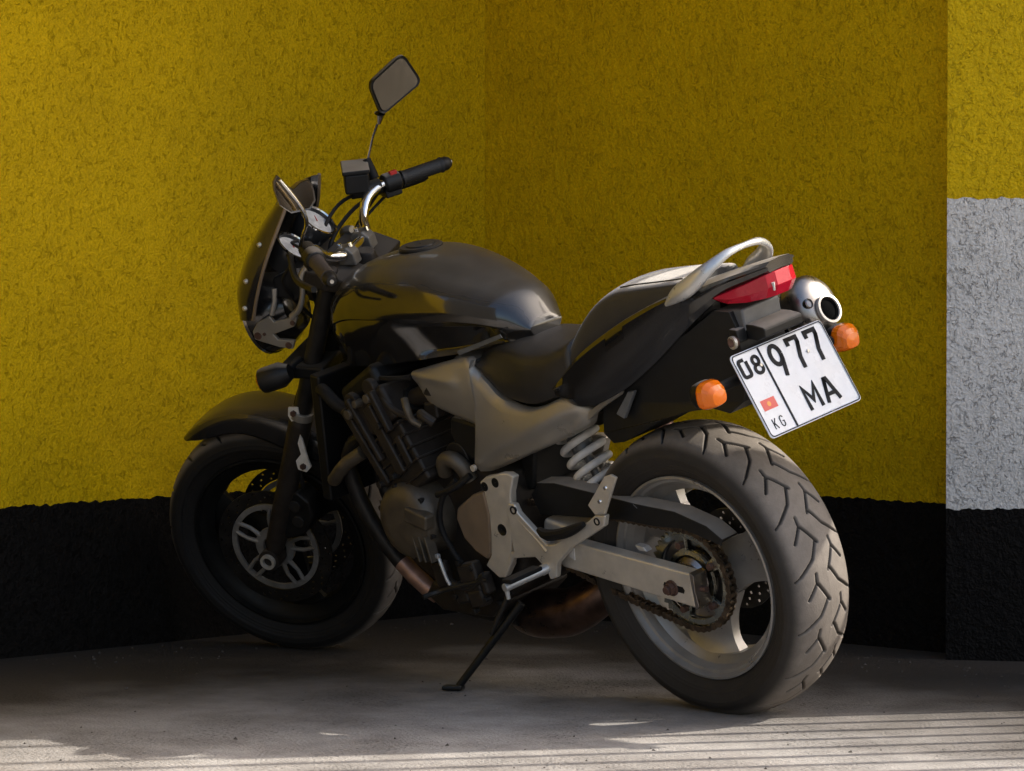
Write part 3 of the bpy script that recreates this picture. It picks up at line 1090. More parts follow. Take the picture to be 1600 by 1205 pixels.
# right mirror: boot, thin chromed stalk, four-sided head
mb = MB().tube([(1.012, -.215, 1.075), (1.018, -.222, 1.100), (1.022, -.228, 1.122)], [.013, .012, .009], 14)
P('mirror_boot', mb, M['rubber'], hb, front=True)
stalk = P('mirror', MB().tube([(1.021, -.227, 1.118), (.996, -.240, 1.168), (.963, -.239, 1.212)], [.0042, .0040, .0048], 12).tube([(.969, -.240, 1.198), (.957, -.238, 1.222)], [.0055, .013], 12), M['chrome'], front=True)
# mirror head: a flat four-sided pane that looks back at the rider
mn = Vector((-.80, .60, -.05)).normalized()
cw = [Vector((.9574, -.2267, 1.2999)), Vector((.9545, -.2335, 1.2150)), Vector((.8790, -.3351, 1.2500)), Vector((.8920, -.3110, 1.3360))]
def rounded(corners, r, k=6):
    out = []
    m = len(corners)
    for i in range(m):
        p, a, b = corners[i], corners[i - 1], corners[(i + 1) % m]
        d1, d2 = (a - p).normalized(), (b - p).normalized()
        s, e = p + d1 * r, p + d2 * r
        for t in np.linspace(0, 1, k):
            out.append(s * (1 - t)**2 + p * 2 * t * (1 - t) + e * t * t)
    return out
def turn(p, dx=0.0):
    return p + mn * dx
out = rounded(cw, .020)
cen = sum(out, Vector()) / len(out)
def shrink(o, f):
    return [cen + (p - cen) * f for p in o]
mb = MB()
rings = [[turn(p, .000) for p in shrink(out, .90)], [turn(p, .004) for p in shrink(out, .985)], [turn(p, -.004) for p in shrink(out, 1.0)],
         [turn(p, -.020) for p in shrink(out, .86)], [turn(p, -.030) for p in shrink(out, .55)]]
mb.loft(rings)
P('mirror_shell', mb, M['plastic'], stalk, front=True, angle=50)
mb = MB().loft([[turn(p, .0012) for p in shrink(out, .90)], [turn(p, .0045) for p in shrink(out, .885)]])
P('mirror_glass', mb, M['mirror'], stalk, front=True)
# left mirror, knocked round on its stalk
lm_out = [(.9451, .2941, 1.2928), (.9535, .3040, 1.2810), (.9570, .3060, 1.2640), (.9573, .3049, 1.2263), (.9458, .2871, 1.1990), (.9194, .2511, 1.1882), (.9080, .2370, 1.2020),
          (.9050, .2345, 1.2230), (.9040, .2350, 1.2420), (.9070, .2395, 1.2540), (.9174, .2540, 1.2555), (.9318, .2726, 1.2467), (.9390, .2840, 1.2680)]
lm_out = [Vector(p) for p in lm_out]
lm_c = sum(lm_out, Vector()) / len(lm_out)
lstalk = P('mirror', MB().tube([Vector(p) for p in cr([(1.012, .185, 1.085), (.975, .225, 1.120), (.920, .280, 1.170), (.9124, .2936, 1.2088), (.9263, .3188, 1.2885)], 18)], [.0045] * 12 + [.005, .0052, .0055, .0055, .005, .003], 12), M['chrome'], front=True)
def lring(f, d):
    return [lm_c + (p - lm_c) * f + mn * d for p in lm_out]
P('mirror_shell', MB().loft([lring(.93, .001), lring(1.0, .003), lring(1.0, -.004), lring(.86, -.016), lring(.5, -.022)]), M['brownshell'], lstalk, front=True, angle=60)
P('mirror_glass', MB().loft([lring(.93, .0005), lring(.91, .0035)]), M['mirrordark'], lstalk, front=True)
# cables and hoses
def cable(pts, r, m=None):
    return P('cable', MB().tube([Vector(p) for p in cr(pts, 26)], r, 8), M['rubber'], hb, front=True)
cable([(1.02, -.20, 1.06), (1.075, -.13, 1.055), (1.09, -.02, 1.01), (1.10, .05, .93), (1.12, .03, .80)], .0045)
cable([(1.00, -.225, 1.045), (1.055, -.14, 1.03), (1.075, -.03, .985), (1.06, .0, .88), (1.04, -.04, .80)], .0050)
cable([(.99, -.24, 1.035), (1.04, -.16, 1.00), (1.06, -.04, .965), (1.03, -.06, .85)], .0036)
cable([(1.00, .20, 1.05), (1.08, .14, 1.05), (1.10, .06, .99), (1.06, .03, .88), (1.03, .06, .78)], .0048)
cable([(1.01, .17, 1.06), (1.09, .09, 1.06), (1.11, -.02, 1.00), (1.09, -.03, .85)], .0036)
cable([(1.03, .19, 1.055), (1.10, .16, 1.00), (1.13, .09, .92), (1.10, .05, .82), (1.02, .07, .72)], .0042)
cable([(1.00, -.20, 1.05), (1.06, -.16, .99), (1.10, -.10, .92), (1.10, -.06, .80)], .0042)
cable([(1.10, .02, .98), (1.06, .05, .93), (1.00, .07, .86), (.95, .09, .78)], .0055)
cable([(1.11, .04, .80), (1.20, .09, .70), (1.235, .112, .60), (1.27, .10, .46)], .005)

# ---- clocks
for y, cx, cz, r in ((-.05, 1.098, 1.049, .046), (.05, 1.118, 1.030, .044)):
    ax = Vector((-.76, -.14, .64)).normalized()
    c0 = Vector((cx, y, cz))
    mb = MB().lathe([(-.060, .020), (-.052, r * .82), (-.015, r), (.006, r + .002), (.010, r), (.008, r - .004), (.001, r - .006)], c0, ax, 40, cap=True)
    g = P('instrument', mb, M['dialring'], front=True, angle=40)
    mb = MB().lathe([(.0012, r - .0055), (.0045, .0005)], c0, ax, 40)
    P('dial_face', mb, M['dialface'], g, front=True)
    mb = MB().tube([c0 + ax * .0050, c0 + ax * .0052 + Vector((.012, -.016, .008))], [.0016, .0008], 6)
    P('needle', mb, M['redbutton'], g, front=True)
    mb = MB().lathe([(.005, r + .001), (.011, r + .0035), (.012, r - .001), (.009, r - .003)], c0, ax, 40, closed=True)
    P('bezel', mb, M['chrome'], g, front=True)
mb = MB().prism([(1.08, .965), (1.115, 1.00), (1.165, .985), (1.175, .94), (1.12, .92)], -.10, .10)
P('instrument_bracket', mb, M['plastic'], front=True, bevel=.006)

# ---- headlamp, its brackets and the little cowl round it
mb = MB().lathe([(-.085, .030), (-.075, .058), (-.035, .086), (0, .093), (.012, .095), (.016, .090)], (1.262, 0, .868), (.97, 0, -.10), 48, cap=True)
hl = P('headlamp', mb, M['paint'], front=True)
mb = MB().lathe([(.014, .090), (.026, .080), (.034, .050), (.037, .001)], (1.262, 0, .868), (.97, 0, -.10), 48)
P('headlamp_lens', mb, M['clear'], hl, front=True)
mb = MB().lathe([(.008, .0965), (.016, .0975), (.020, .092), (.012, .090)], (1.262, 0, .868), (.97, 0, -.10), 48, closed=True)
P('headlamp_rim', mb, M['chrome'], hl, front=True)
blk = [(1.247, .871), (1.228, .891), (1.191, .904), (1.184, .888), (1.143, .892), (1.122, .889), (1.137, .870), (1.196, .858),
       (1.189, .844), (1.148, .836), (1.160, .816), (1.192, .825), (1.235, .845), (1.248, .852)]
for s in (1, -1):
    mb = MB().prism(blk, s * .112, s * .122)
    bk = P('headlamp_bracket', mb, M['silver'], front=True, bevel=.002)
    for (x, z, r) in ((1.236, .860, .009), (1.218, .862, .004), (1.137, .880, .006), (1.166, .827, .008)):
        P('bolt', MB().cyl((x, s * .121, z), (x, s * .1245, z), r, n=16), M['rust'], bk, front=True)
    arm = [(1.135, s * .118, .893), (1.105, s * .120, .916), (1.085, s * .120, .955), (1.080, s * .116, .985), (1.066, s * .106, 1.000), (1.040, s * .095, 1.004)]
    P('bracket_arm', MB().tube([Vector(p) for p in cr(arm, 16)], [.0095, .0085, .0075, .007, .007, .0065, .0062, .0062, .0065, .007, .008, .009, .0095, .010, .010, .009], 12), M['silver'], bk, front=True)
    P('bracket_arm', MB().tube([(1.186, s * .117, .905), (1.170, s * .112, .935), (1.165, s * .104, .962)], [.007, .006, .007], 10), M['silver'], bk, front=True)
# cowl
zs = np.linspace(0, 1, 26)
edge = cr([(1.225, .905), (1.190, .965), (1.150, 1.030), (1.106, 1.096), (1.072, 1.150)], 26)
nose = cr([(1.298, .905), (1.287, .965), (1.246, 1.030), (1.188, 1.093), (1.122, 1.150)], 26)
wid = ip(zs, [0, .3, .7, 1], [.138, .142, .124, .088])
def cowl_ring(i, ins):
    ring = []
    for a in np.linspace(-1, 1, 29):
        ca = math.cos(a * math.pi / 2)
        sa = math.sin(a * math.pi / 2)
        x = edge[i, 0] + (nose[i, 0] - edge[i, 0] - ins) * ca**.75
        z = edge[i, 1] + (nose[i, 1] - edge[i, 1]) * ca
        ring.append((x, sa * (wid[i] - ins * .6), z))
    return ring
mb = MB()
G0 = [cowl_ring(i, 0) for i in range(26)]
G1 = [cowl_ring(i, .006) for i in range(26)]
mb.grid(G0)
mb.grid(G1)
for A, B in ((G0[0], G1[0]), (G0[-1], G1[-1]), ([r[0] for r in G0], [r[0] for r in G1]), ([r[-1] for r in G0], [r[-1] for r in G1])):
    mb.grid([A, B])
cowl = P('headlamp_cowl', mb, M['paint'], front=True, angle=50)
ed = [G0[i][-1] for i in range(26)]
for s in (1, -1):
    P('cowl_trim', MB().tube([Vector((p[0], s * p[1], p[2])) for p in ed], .0042, 8), M['brownmetal'], cowl, front=True)
for (i, j) in ((3, 26), (9, 25), (17, 25)):
    p = Vector(G0[i][j])
    P('cowl_screw', MB().tube([p + Vector((-.001, -.002, 0)), p + Vector((.003, .004, 0))], [.006, .005], 12), M['alu'], cowl, front=True)
# front indicators (dark, seen from behind)
for s in (1, -1):
    mb = MB().tube([(1.165, s * .10, .778), (1.175, s * .15, .775)], [.012, .010], 12)
    fi = P('front_indicator', mb, M['rubber'], front=True)
    mb = MB().lathe([(-.035, .004), (-.033, .018), (-.010, .030), (.030, .030), (.040, .028), (.041, .004)], (1.190, s * .172, .776), (.8, s * .15, -.1), 20, cap=True)
    P('indicator_shell', mb, M['plastic'], fi, front=True, angle=50)
    mb = MB().lathe([(.0412, .026), (.046, .020), (.049, .008), (.0495, .001)], (1.190, s * .172, .776), (.8, s * .15, -.1), 20)
    P('indicator_lens', mb, M['amber'], fi, front=True)

# ---- front mudguard
mb = MB()
rings = []
rings2 = []
for a in np.linspace(R(60), R(140), 26):
    t = (a - R(60)) / R(80)
    ro = .338 + .020 * math.sin(math.pi * min(1, t * 1.2)) 
    drop = ip(t, [0, .12, .4, .8, 1], [.012, .036, .058, .070, .040])
    hwid = ip(t, [0, .10, .4, 1], [.036, .058, .071, .072])
    r1, r2 = [], []
    for (u, dr) in ((-1, 1.0), (-1.0, .45), (-.93, .12), (-.6, .02), (0, 0), (.6, .02), (.93, .12), (1.0, .45), (1, 1.0)):
        for lst, ins in ((r1, 0), (r2, .004)):
            r = ro - drop * dr - (ins if abs(u) < .9 else 0)
            y = u * (hwid - (ins if abs(u) > .5 else 0))
            lst.append((FC[0] + r * math.cos(a), y, FC[2] + r * math.sin(a)))
    rings.append(r1)
    rings2.append(r2)
mb.grid(rings)
mb.grid(rings2)
for A, B in ((rings[0], rings2[0]), (rings[-1], rings2[-1]), ([r[0] for r in rings], [r[0] for r in rings2]), ([r[-1] for r in rings], [r[-1] for r in rings2])):
    mb.grid([A, B])
P('front_mudguard', mb, M['paint'], front=True, sub=1, angle=60)

# ---- tank
def tank_surface():
    N, K = 84, 61
    xs = np.linspace(.380, .990, N)
    zt = ip(xs, [.380, .415, .48, .56, .63, .72, .80, .90, .955, .990], [.846, .900, .938, .970, .992, 1.005, 1.000, .973, .936, .870])
    zb = ip(xs, [.380, .44, .55, .70, .85, .99], [.818, .814, .795, .780, .765, .755])
    wd = ip(xs, [.380, .43, .49, .57, .66, .75, .85, .93, .99], [.048, .086, .112, .138, .155, .163, .158, .140, .098])
    zs_ = ip(xs, [.380, .47, .60, .75, .90, .99], [.836, .862, .880, .884, .872, .835])   # height of the shoulder crease
    G = []
    for i, x in enumerate(xs):
        row = []
        for k in range(K):
            u = k / (K - 1)
            if u < .45:           # flank, bottom -> crease
                t = u / .45
                z = zb[i] + (zs_[i] - zb[i]) * t
                y = wd[i] * (.80 + .155 * sstep(0, 1, t))
                kn = sstep(.42, .50, x) * (1 - sstep(.655, .70, x - .05 * (t - .5)))
                arch = sstep(0, .25, t + .1) * (1 - sstep(.72, .97, t))
                y -= .030 * kn * arch
                # cheek in front of the knee recess
                y += .006 * sstep(.70, .76, x) * (1 - sstep(.88, .97, x)) * math.sin(math.pi * t)
            else:
                t = (u - .45) / .55
                a = t * math.pi / 2
                y = wd[i] * max(0.0, math.cos(a)) ** .80
                z = zs_[i] + (zt[i] - zs_[i]) * math.sin(a) ** .96
            row.append((x, y, z))
        full = row + [(p[0], -p[1], p[2]) for p in row[-2::-1]]
        G.append(full)
    mb = MB().grid(G, cv=True)
    n = len(G[0])
    mb.f.append(tuple(range(n)))
    b = (len(G) - 1) * n
    mb.f.append(tuple(b + j for j in range(n))[::-1])
    return mb
tank = P('fuel_tank', tank_surface(), M['tankpaint'], angle=42)
ax = Vector((-.05, 0, 1)).normalized()
mb = MB().lathe([(0, .050), (.006, .050), (.009, .046), (.009, .034), (.012, .032), (.012, .002)], (.74, 0, 1.001), ax, 40)
cap = P('fuel_cap', mb, M['blackmetal'], tank)
# tank trim strip along its lower edge, with a pale end piece
mb = MB().prism([(.545, .806), (.40, .846), (.395, .838), (.54, .796)], .118, lambda x, z: .122 - .10 * max(0, .46 - x))
P('tank_trim', mb, M['greyplastic'], tank, bevel=.001)

# ---- side panels
up = cr([(.702, .757), (.530, .789), (.515, .768), (.477, .735), (.443, .703), (.386, .684), (.347, .682), (.302, .692), (.252, .706), (.190, .680)], 60)
lo = cr([(.704, .727), (.675, .688), (.650, .672), (.575, .650), (.506, .628), (.506, .607), (.527, .580), (.552, .542), (.534, .534), (.495, .540), (.40, .572), (.226, .633), (.196, .668)], 60)
def panel(s):
    rows0, rows1 = [], []
    for t in np.linspace(0, 1, 15):
        r0, r1 = [], []
        for k in range(60):
            p = up[k] * (1 - t) + lo[k] * t
            x, z = p
            bulge = .010 * math.sin(math.pi * t) + .010 * math.exp(-((z - (.745 + .12 * (x - .62))) / .012) ** 2) * sstep(.54, .58, x)
            y = .122 + bulge + .016 * sstep(.62, .30, x) * 0 + .010 * (1 - sstep(.52, .70, z)) - .03 * sstep(.30, .19, x) * 0
            y -= .022 * (1 - sstep(.19, .34, x))
            q_ = z - (.552 + (.535 - x) * .385)
            y -= .011 * (1 - sstep(-.012, .016, q_)) * (1 - sstep(.50, .56, x))
            e = min(t, 1 - t, k / 59, 1 - k / 59)
            y -= .007 * (1 - sstep(0, .07, e))
            r0.append((x, s * y, z))
            r1.append((x, s * (y - .016), z))
        rows0.append(r0)
        rows1.append(r1)
    mb = MB().grid(rows0).grid(rows1)
    for A, B in ((rows0[0], rows1[0]), (rows0[-1], rows1[-1]), ([r[0] for r in rows0], [r[0] for r in rows1]), ([r[-1] for r in rows0], [r[-1] for r in rows1])):
        mb.grid([A, B])
    return mb
for s in (1, -1):
    sp = P('side_panel', panel(s), M['silver'], angle=50)
    mb = MB().cyl((.543, s * .138, .548), (.543, s * .146, .548), .0075, n=16)
    P('bolt', mb, M['alu'], sp, bevel=.001)
# small silver fins below the tail behind the panel
for s in (1, -1):
    mb = MB().prism([(.225, .660), (.150, .700), (.085, .724), (.095, .714), (.155, .685), (.210, .652)], s * .082, s * .094)
    P('tail_fin', mb, M['silver'], bevel=.002)
    mb = MB().prism([(.120, .672), (.072, .722), (.052, .724), (.098, .662)], s * .080, s * .090)
    P('tail_fin', mb, M['greyplastic'], bevel=.002)

# ---- seats
def seat_body(xs, zt, zb, wt, wb, crown):
    rings = []
    for i in range(len(xs)):
        r = []
        t_, b_ = zt[i], zb[i]
        h = t_ - b_
        half = [(0, t_), (wt[i] * .45, t_ - crown[i] * .15), (wt[i] * .80, t_ - crown[i] * .6), (wt[i] * .95, t_ - crown[i]), (wt[i], t_ - crown[i] - h * .10),
                (wt[i] * .55 + wb[i] * .45, t_ - crown[i] - (h - crown[i]) * .5), (wb[i], b_), (wb[i] * .5, b_), (0, b_)]
        for y, z in half:
            r.append((xs[i], y, z))
        for y, z in half[-2:0:-1]:
            r.append((xs[i], -y, z))
        rings.append(r)
    return MB().loft(rings)
xs = np.linspace(.200, .535, 26)
rs = seat_body(xs,
               ip(xs, [.20, .26, .32, .40, .47, .535], [.850, .826, .820, .826, .818, .795]),
               ip(xs, [.20, .252, .302, .347, .386, .443, .477, .502, .535], [.725, .708, .692, .683, .686, .705, .736, .757, .779]),
               ip(xs, [.20, .28, .36, .44, .535], [.112, .122, .120, .100, .080]),
               ip(xs, [.20, .28, .36, .44, .535], [.112, .124, .124, .122, .116]),
               ip(xs, [.20, .35, .535], [.022, .026, .022]))
P('seat', rs, M['vinyl'], sub=1, angle=70)
xs = np.linspace(-.150, .240, 26)
ps = seat_body(xs,
               ip(xs, [-.185, -.10, 0.0, .06, .12, .18, .24], [.966, .962, .955, .948, .922, .872, .800]),
               ip(xs, [-.185, -.10, .0, .10, .18, .24], [.935, .902, .868, .818, .770, .715]),
               ip(xs, [-.185, -.05, .06, .14, .24], [.070, .094, .100, .104, .106]),
               ip(xs, [-.185, -.05, .06, .14, .24], [.078, .100, .106, .109, .112]),
               ip(xs, [-.185, .0, .24], [.008, .014, .024]))
pseat = P('passenger_seat', ps, M['vinylsun'], sub=1, angle=70)
mb = MB().tube([Vector(p) for p in cr([(-.125, .066, .9600), (-.06, .074, .9545), (.0, .078, .9495), (.045, .080, .9435)], 14)], .0016, 6)
P('seat_piping', mb, M['vinyl'], pseat)

# ---- tail cowl
def tail():
    xs = np.linspace(-.338, .262, 50)
    zt = ip(xs, [-.338, -.28, -.20, -.10, -.02, .10, .18, .262], [.986, .974, .955, .930, .902, .848, .803, .738])
    zb = ip(xs, [-.338, -.30, -.24, -.20, -.12, -.025, .10, .19, .23, .262], [.966, .953, .931, .905, .852, .786, .716, .690, .694, .712])
    wt = ip(xs, [-.338, -.33, -.28, -.20, -.10, -.02, .12, .262], [.036, .041, .066, .094, .106, .110, .116, .118])
    wb = ip(xs, [-.338, -.33, -.28, -.20, -.10, .05, .18, .262], [.034, .039, .063, .089, .096, .104, .112, .116])
    rings = []
    for i, x in enumerate(xs):
        h = zt[i] - zb[i]
        half = [(0, zt[i] + .004), (wt[i] * .80, zt[i] + .002), (wt[i] * .97, zt[i] - .003), (wt[i] + .001, zt[i] - h * .10), (wt[i] + .010 * math.sin(math.pi * min(1, h / .08)), zt[i] - h * .32),
                (wt[i] * .5 + wb[i] * .5 + .002, zt[i] - h * .45), (wb[i] + .003, zt[i] - h * .80), (wb[i] * .93, zb[i]), (0, zb[i] + .002)]
        r = [(x, y, z) for y, z in half] + [(x, -y, z) for y, z in half[-2:0:-1]]
        rings.append(r)
    return MB().loft(rings)
tl = P('tail_cowl', tail(), M['tailpaint'], angle=28)
# faint print on the rear corner
mb = MB()
for k in range(5):
    y = -.052 - k * .0062
    mb.box((-.2915, y, .9615), (.0012, .0040, .0060))
# tail lamp: a faceted wedge across the back
def lampring(x, z0, z1, hw):
    return [(x, hw, z0), (x, hw, z1), (x, -hw, z1), (x, -hw, z0)]
mb = MB()
half_l = [(-.226, .0895, .9275, .9245), (-.256, .0775, .9365, .9110), (-.292, .0590, .9485, .9090), (-.330, .0410, .9625, .9135)]
plan = half_l + [(-.338, .020, .9655, .9140), (-.338, -.020, .9655, .9140)] + [(x, -y, a, b) for x, y, a, b in reversed(half_l)]
pts_top = [(x, y, a) for x, y, a, b in plan]
pts_mid = [(x - .004, y * 1.02, b + (a - b) * .45) for x, y, a, b in plan]
pts_bot = [(x + .010, y * .95, b) for x, y, a, b in plan]
mb.grid([pts_top, pts_mid, pts_bot])
inner = [(p[0] + .03, p[1] * .8, p[2]) for p in pts_bot]
innt = [(p[0] + .03, p[1] * .8, p[2]) for p in pts_top]
mb.grid([pts_bot, inner, innt, pts_top])
lamp = P('tail_lamp', mb, M['red'], angle=15, bevel=.001)
P('lamp_reflector', MB().tube([(-.338, .030, .945), (-.336, .028, .928)], [.004, .002], 6), M['clear'], lamp)

# grab rail
gp = [(-.112, .114, .918), (-.145, .113, .938), (-.185, .107, .958), (-.222, .090, .986), (-.242, .052, 1.007), (-.247, .022, 1.012)]
half = [Vector(p) for p in cr(gp, 20)]
mid = [Vector((-.248, 0, 1.0125))]
pathg = half + mid + [Vector((p.x, -p.y, p.z)) for p in reversed(half)]
rad = [ip(i / 19, [0, .10, .24, .45, .7, 1], [.0025, .0080, .0130, .0135, .0098, .0078]) for i in range(20)]
rad = rad + [.0078] + rad[::-1]
mb = MB()
rings = []
for i, p in enumerate(pathg):
    t = (pathg[min(i + 1, len(pathg) - 1)] - pathg[max(i - 1, 0)]).normalized()
    inw = Vector((0, -p.y, -.01))
    side = t.cross(Vector((0, p.y if abs(p.y) > .02 else 0, 0)) + Vector((-.05, 0, .06))).normalized()
    up_ = side.cross(t).normalized()
    flat = 1.0 + .9 * min(1, abs(p.y) / .1)
    rings.append([p + side * rad[i] * .75 * math.cos(a) * flat + up_ * rad[i] * .85 * math.sin(a) for a in np.linspace(0, 2 * math.pi, 16, endpoint=False)])
mb.loft(rings)
P('grab_rail', mb, M['rail'], angle=60)

# ---- rear mudguard, lamp box, plate lamp
mb = MB()
mg = [(.175, .690), (.10, .735), (.00, .790), (-.12, .850), (-.20, .895), (-.240, .892), (-.250, .858), (-.252, .82), (-.262, .77), (-.235, .705), (-.195, .680), (-.150, .690), (-.090, .682), (.00, .660), (.075, .628), (.13, .605), (.165, .60), (.19, .62)]
def mgy(x, z):
    return ip(x, [-.30, -.2, 0, .19], [.060, .072, .078, .070])
mb.prism(mg, lambda x, z: mgy(x, z), lambda x, z: -mgy(x, z))
mud = P('rear_mudguard', mb, M['plastic'], bevel=.008)
mb = MB().prism([(-.222, .896), (-.264, .895), (-.264, .848), (-.222, .842)], -.056, .056)
P('lamp_box', mb, M['greyplastic'], mud, bevel=.005)
mb = MB().prism([(-.245, .864), (-.282, .862), (-.308, .857), (-.313, .852), (-.312, .836), (-.288, .829), (-.245, .834)], -.062, .052)
pb = P('plate_lamp', mb, M['plastic'], mud, bevel=.003)
mb = MB().prism([(-.240, .860), (-.262, .858), (-.266, .832), (-.240, .826)], .053, .080)
P('lamp_side', mb, M['plastic'], mud, bevel=.003)
mb = MB().tube([(-.252, .0795, .835), (-.256, .0885, .835)], .0125, 20)
P('reflector_bolt', mb, M['rust'], mud, bevel=.002)
mb = MB().lathe([(-.003, .0085), (-.003, .0135), (.003, .0135), (.003, .0085)], (-.255, .088, .835), (.2, 1, 0), 20, closed=True)
P('bolt_washer', mb, M['alu'], mud)

# ---- number plate
PTL, PBL = Vector((-.285, 0, .8200)), Vector((-.3620, 0, .6530))
PW = .274
PH = (PTL - PBL).length
pv = (PBL - PTL).normalized()
pn = Vector((pv.z, 0, -pv.x)).normalized()
if pn.x > 0:
    pn = -pn
def plate_pt(u, v, d=0.0):
    return PTL + Vector((0, PW / 2 - u * PW, 0)) + pv * (v * PH) + pn * d
def rrect(u0, v0, u1, v1, r, d, k=6):
    out = []
    ru, rv = r / PW, r / PH
    for (cu, cv, a0) in ((u0 + ru, v0 + rv, 180), (u1 - ru, v0 + rv, 270), (u1 - ru, v1 - rv, 0), (u0 + ru, v1 - rv, 90)):
        for a in np.linspace(R(a0), R(a0 + 90), k):
            out.append(plate_pt(cu + ru * math.cos(a), cv + rv * math.sin(a), d))
    return out
mb = MB().loft([rrect(0, 0, 1, 1, .010, -.0008), rrect(0, 0, 1, 1, .010, .0012), rrect(.008, .010, .992, .990, .009, .0022), rrect(.018, .023, .982, .977, .008, .0022), rrect(.024, .031, .976, .969, .007, .0008)])
plate = P('number_plate', mb, M['plate'], angle=20)
mb = MB().loft([rrect(.008, .010, .992, .990, .009, .0021), rrect(.008, .010, .992, .990, .009, .0026), rrect(.017, .022, .983, .978, .008, .0026), rrect(.017, .022, .983, .978, .008, .0021)], cap=False)
P('plate_frame_line', mb, M['ink'], plate)

def stroke(mb, pts, wd, d0=.0008, d1=.0026):
    """flat ribbon with mitred joints; pts in metres on the plate (u right, v down)"""
    pts = [Vector((p[0], p[1])) for p in pts]
    L, Rr_ = [], []
    for i, p in enumerate(pts):
        a = (pts[i] - pts[i - 1]).normalized() if i > 0 else None
        b = (pts[i + 1] - pts[i]).normalized() if i < len(pts) - 1 else None
        if a is None:
            a = b
        if b is None:
            b = a
        n1 = Vector((-a.y, a.x))
        n2 = Vector((-b.y, b.x))
        m_ = (n1 + n2)
        m_ = m_.normalized() if m_.length > 1e-6 else n1
        s = min(1.8, 1.0 / max(.35, m_.dot(n1)))
        L.append(p + m_ * wd / 2 * s)
        Rr_.append(p - m_ * wd / 2 * s)
    def q(p, d):
        return plate_pt(p.x / PW, p.y / PH, d)
    for i in range(len(pts) - 1):
        c8 = [q(L[i], d0), q(L[i + 1], d0), q(Rr_[i + 1], d0), q(Rr_[i], d0), q(L[i], d1), q(L[i + 1], d1), q(Rr_[i + 1], d1), q(Rr_[i], d1)]
        mb.add(c8, [(3, 2, 1, 0), (4, 5, 6, 7), (0, 1, 5, 4), (1, 2, 6, 5), (2, 3, 7, 6), (3, 0, 4, 7)])

def arcp(cx, cy, rx, ry, a0, a1, k=12):
    return [(cx + rx * math.cos(R(a)), cy + ry * math.sin(R(a))) for a in np.linspace(a0, a1, k)]
# glyph strokes on a unit box (0..1, 0..1, y down)
GL = {
    '0': [[(.74, .0)] + arcp(.30, .18, .25, .18, -90, -180, 6) + arcp(.30, .82, .25, .18, 180, 90, 6) + arcp(.70, .82, .25, .18, 90, 0, 6) + [(.95, .12)]],
    '8': [arcp(.5, .25, .36, .25, 90, 450, 20), arcp(.5, .74, .45, .26, -90, 270, 22)],
    '9': [arcp(.5, .30, .44, .30, 0, 360, 22), [(.94, .30), (.90, .48), (.62, 1.0)]],
    '7': [[(.04, .20), (.04, .0), (.96, .0), (.96, .16), (.60, .62), (.56, 1.0)]],
    'M': [[(.04, 1), (.04, 0), (.5, .62), (.96, 0), (.96, 1)]],
    'A': [[(.02, 1), (.42, 0), (.58, 0), (.98, 1)], [(.18, .66), (.82, .66)]],
    'K': [[(.08, 0), (.08, 1)], [(.92, 0), (.12, .62)], [(.36, .44), (.95, 1)]],
    'G': [arcp(.5, .30, .42, .30, -25, -180, 10) + arcp(.5, .70, .42, .30, 180, 20, 10) + [(.90, .52), (.52, .52)]],
}
def glyph(ch, uc, vc, wd, ht, st, d1=.0026):
    mb = MB()
    for s in GL[ch]:
        pts = [(uc * PW + (x - .5) * (wd - st), vc * PH + (y - .5) * (ht - st)) for x, y in s]
        stroke(mb, pts, st, d1=d1)
    return P('plate_character', mb, M['ink'], plate, angle=30)
glyph('0', .088, .185, .030, .043, .0072)
glyph('8', .218, .195, .030, .043, .0068)
glyph('9', .425, .250, .041, .076, .0092)
glyph('7', .632, .250, .040, .075, .0092)
glyph('7', .835, .250, .040, .075, .0092)
glyph('M', .560, .755, .045, .057, .0082)
glyph('A', .750, .755, .045, .057, .0082)
glyph('K', .105, .860, .013, .024, .0022, .0016)
glyph('G', .180, .860, .014, .024, .0022, .0016)
mb = MB()
stroke(mb, [(.292 * PW, .024 * PH), (.292 * PW, .976 * PH)], .0038)
P('plate_divider', mb, M['ink'], plate)
mb = MB()
stroke(mb, [(.068 * PW, .635 * PH), (.215 * PW, .635 * PH)], .0225, .0008, .0012)
fl = P('flag', mb, M['flagred'], plate)
def pdisc(u, v, r, d0, d1):
    return [[plate_pt(u + r * math.cos(a) / PW, v + r * math.sin(a) / PH, d) for a in np.linspace(0, 2 * math.pi, 18, endpoint=False)] for d in (d0, d1)]
P('flag_sun', MB().loft(pdisc(.140, .635, .0052, .001, .0016)), M['flaggold'], plate)
for (u, v) in ((.245, .215), (.735, .275)):
    P('rivet', MB().loft(pdisc(u, v, .0035, .001, .0042)), M['alu'], plate, bevel=.001)

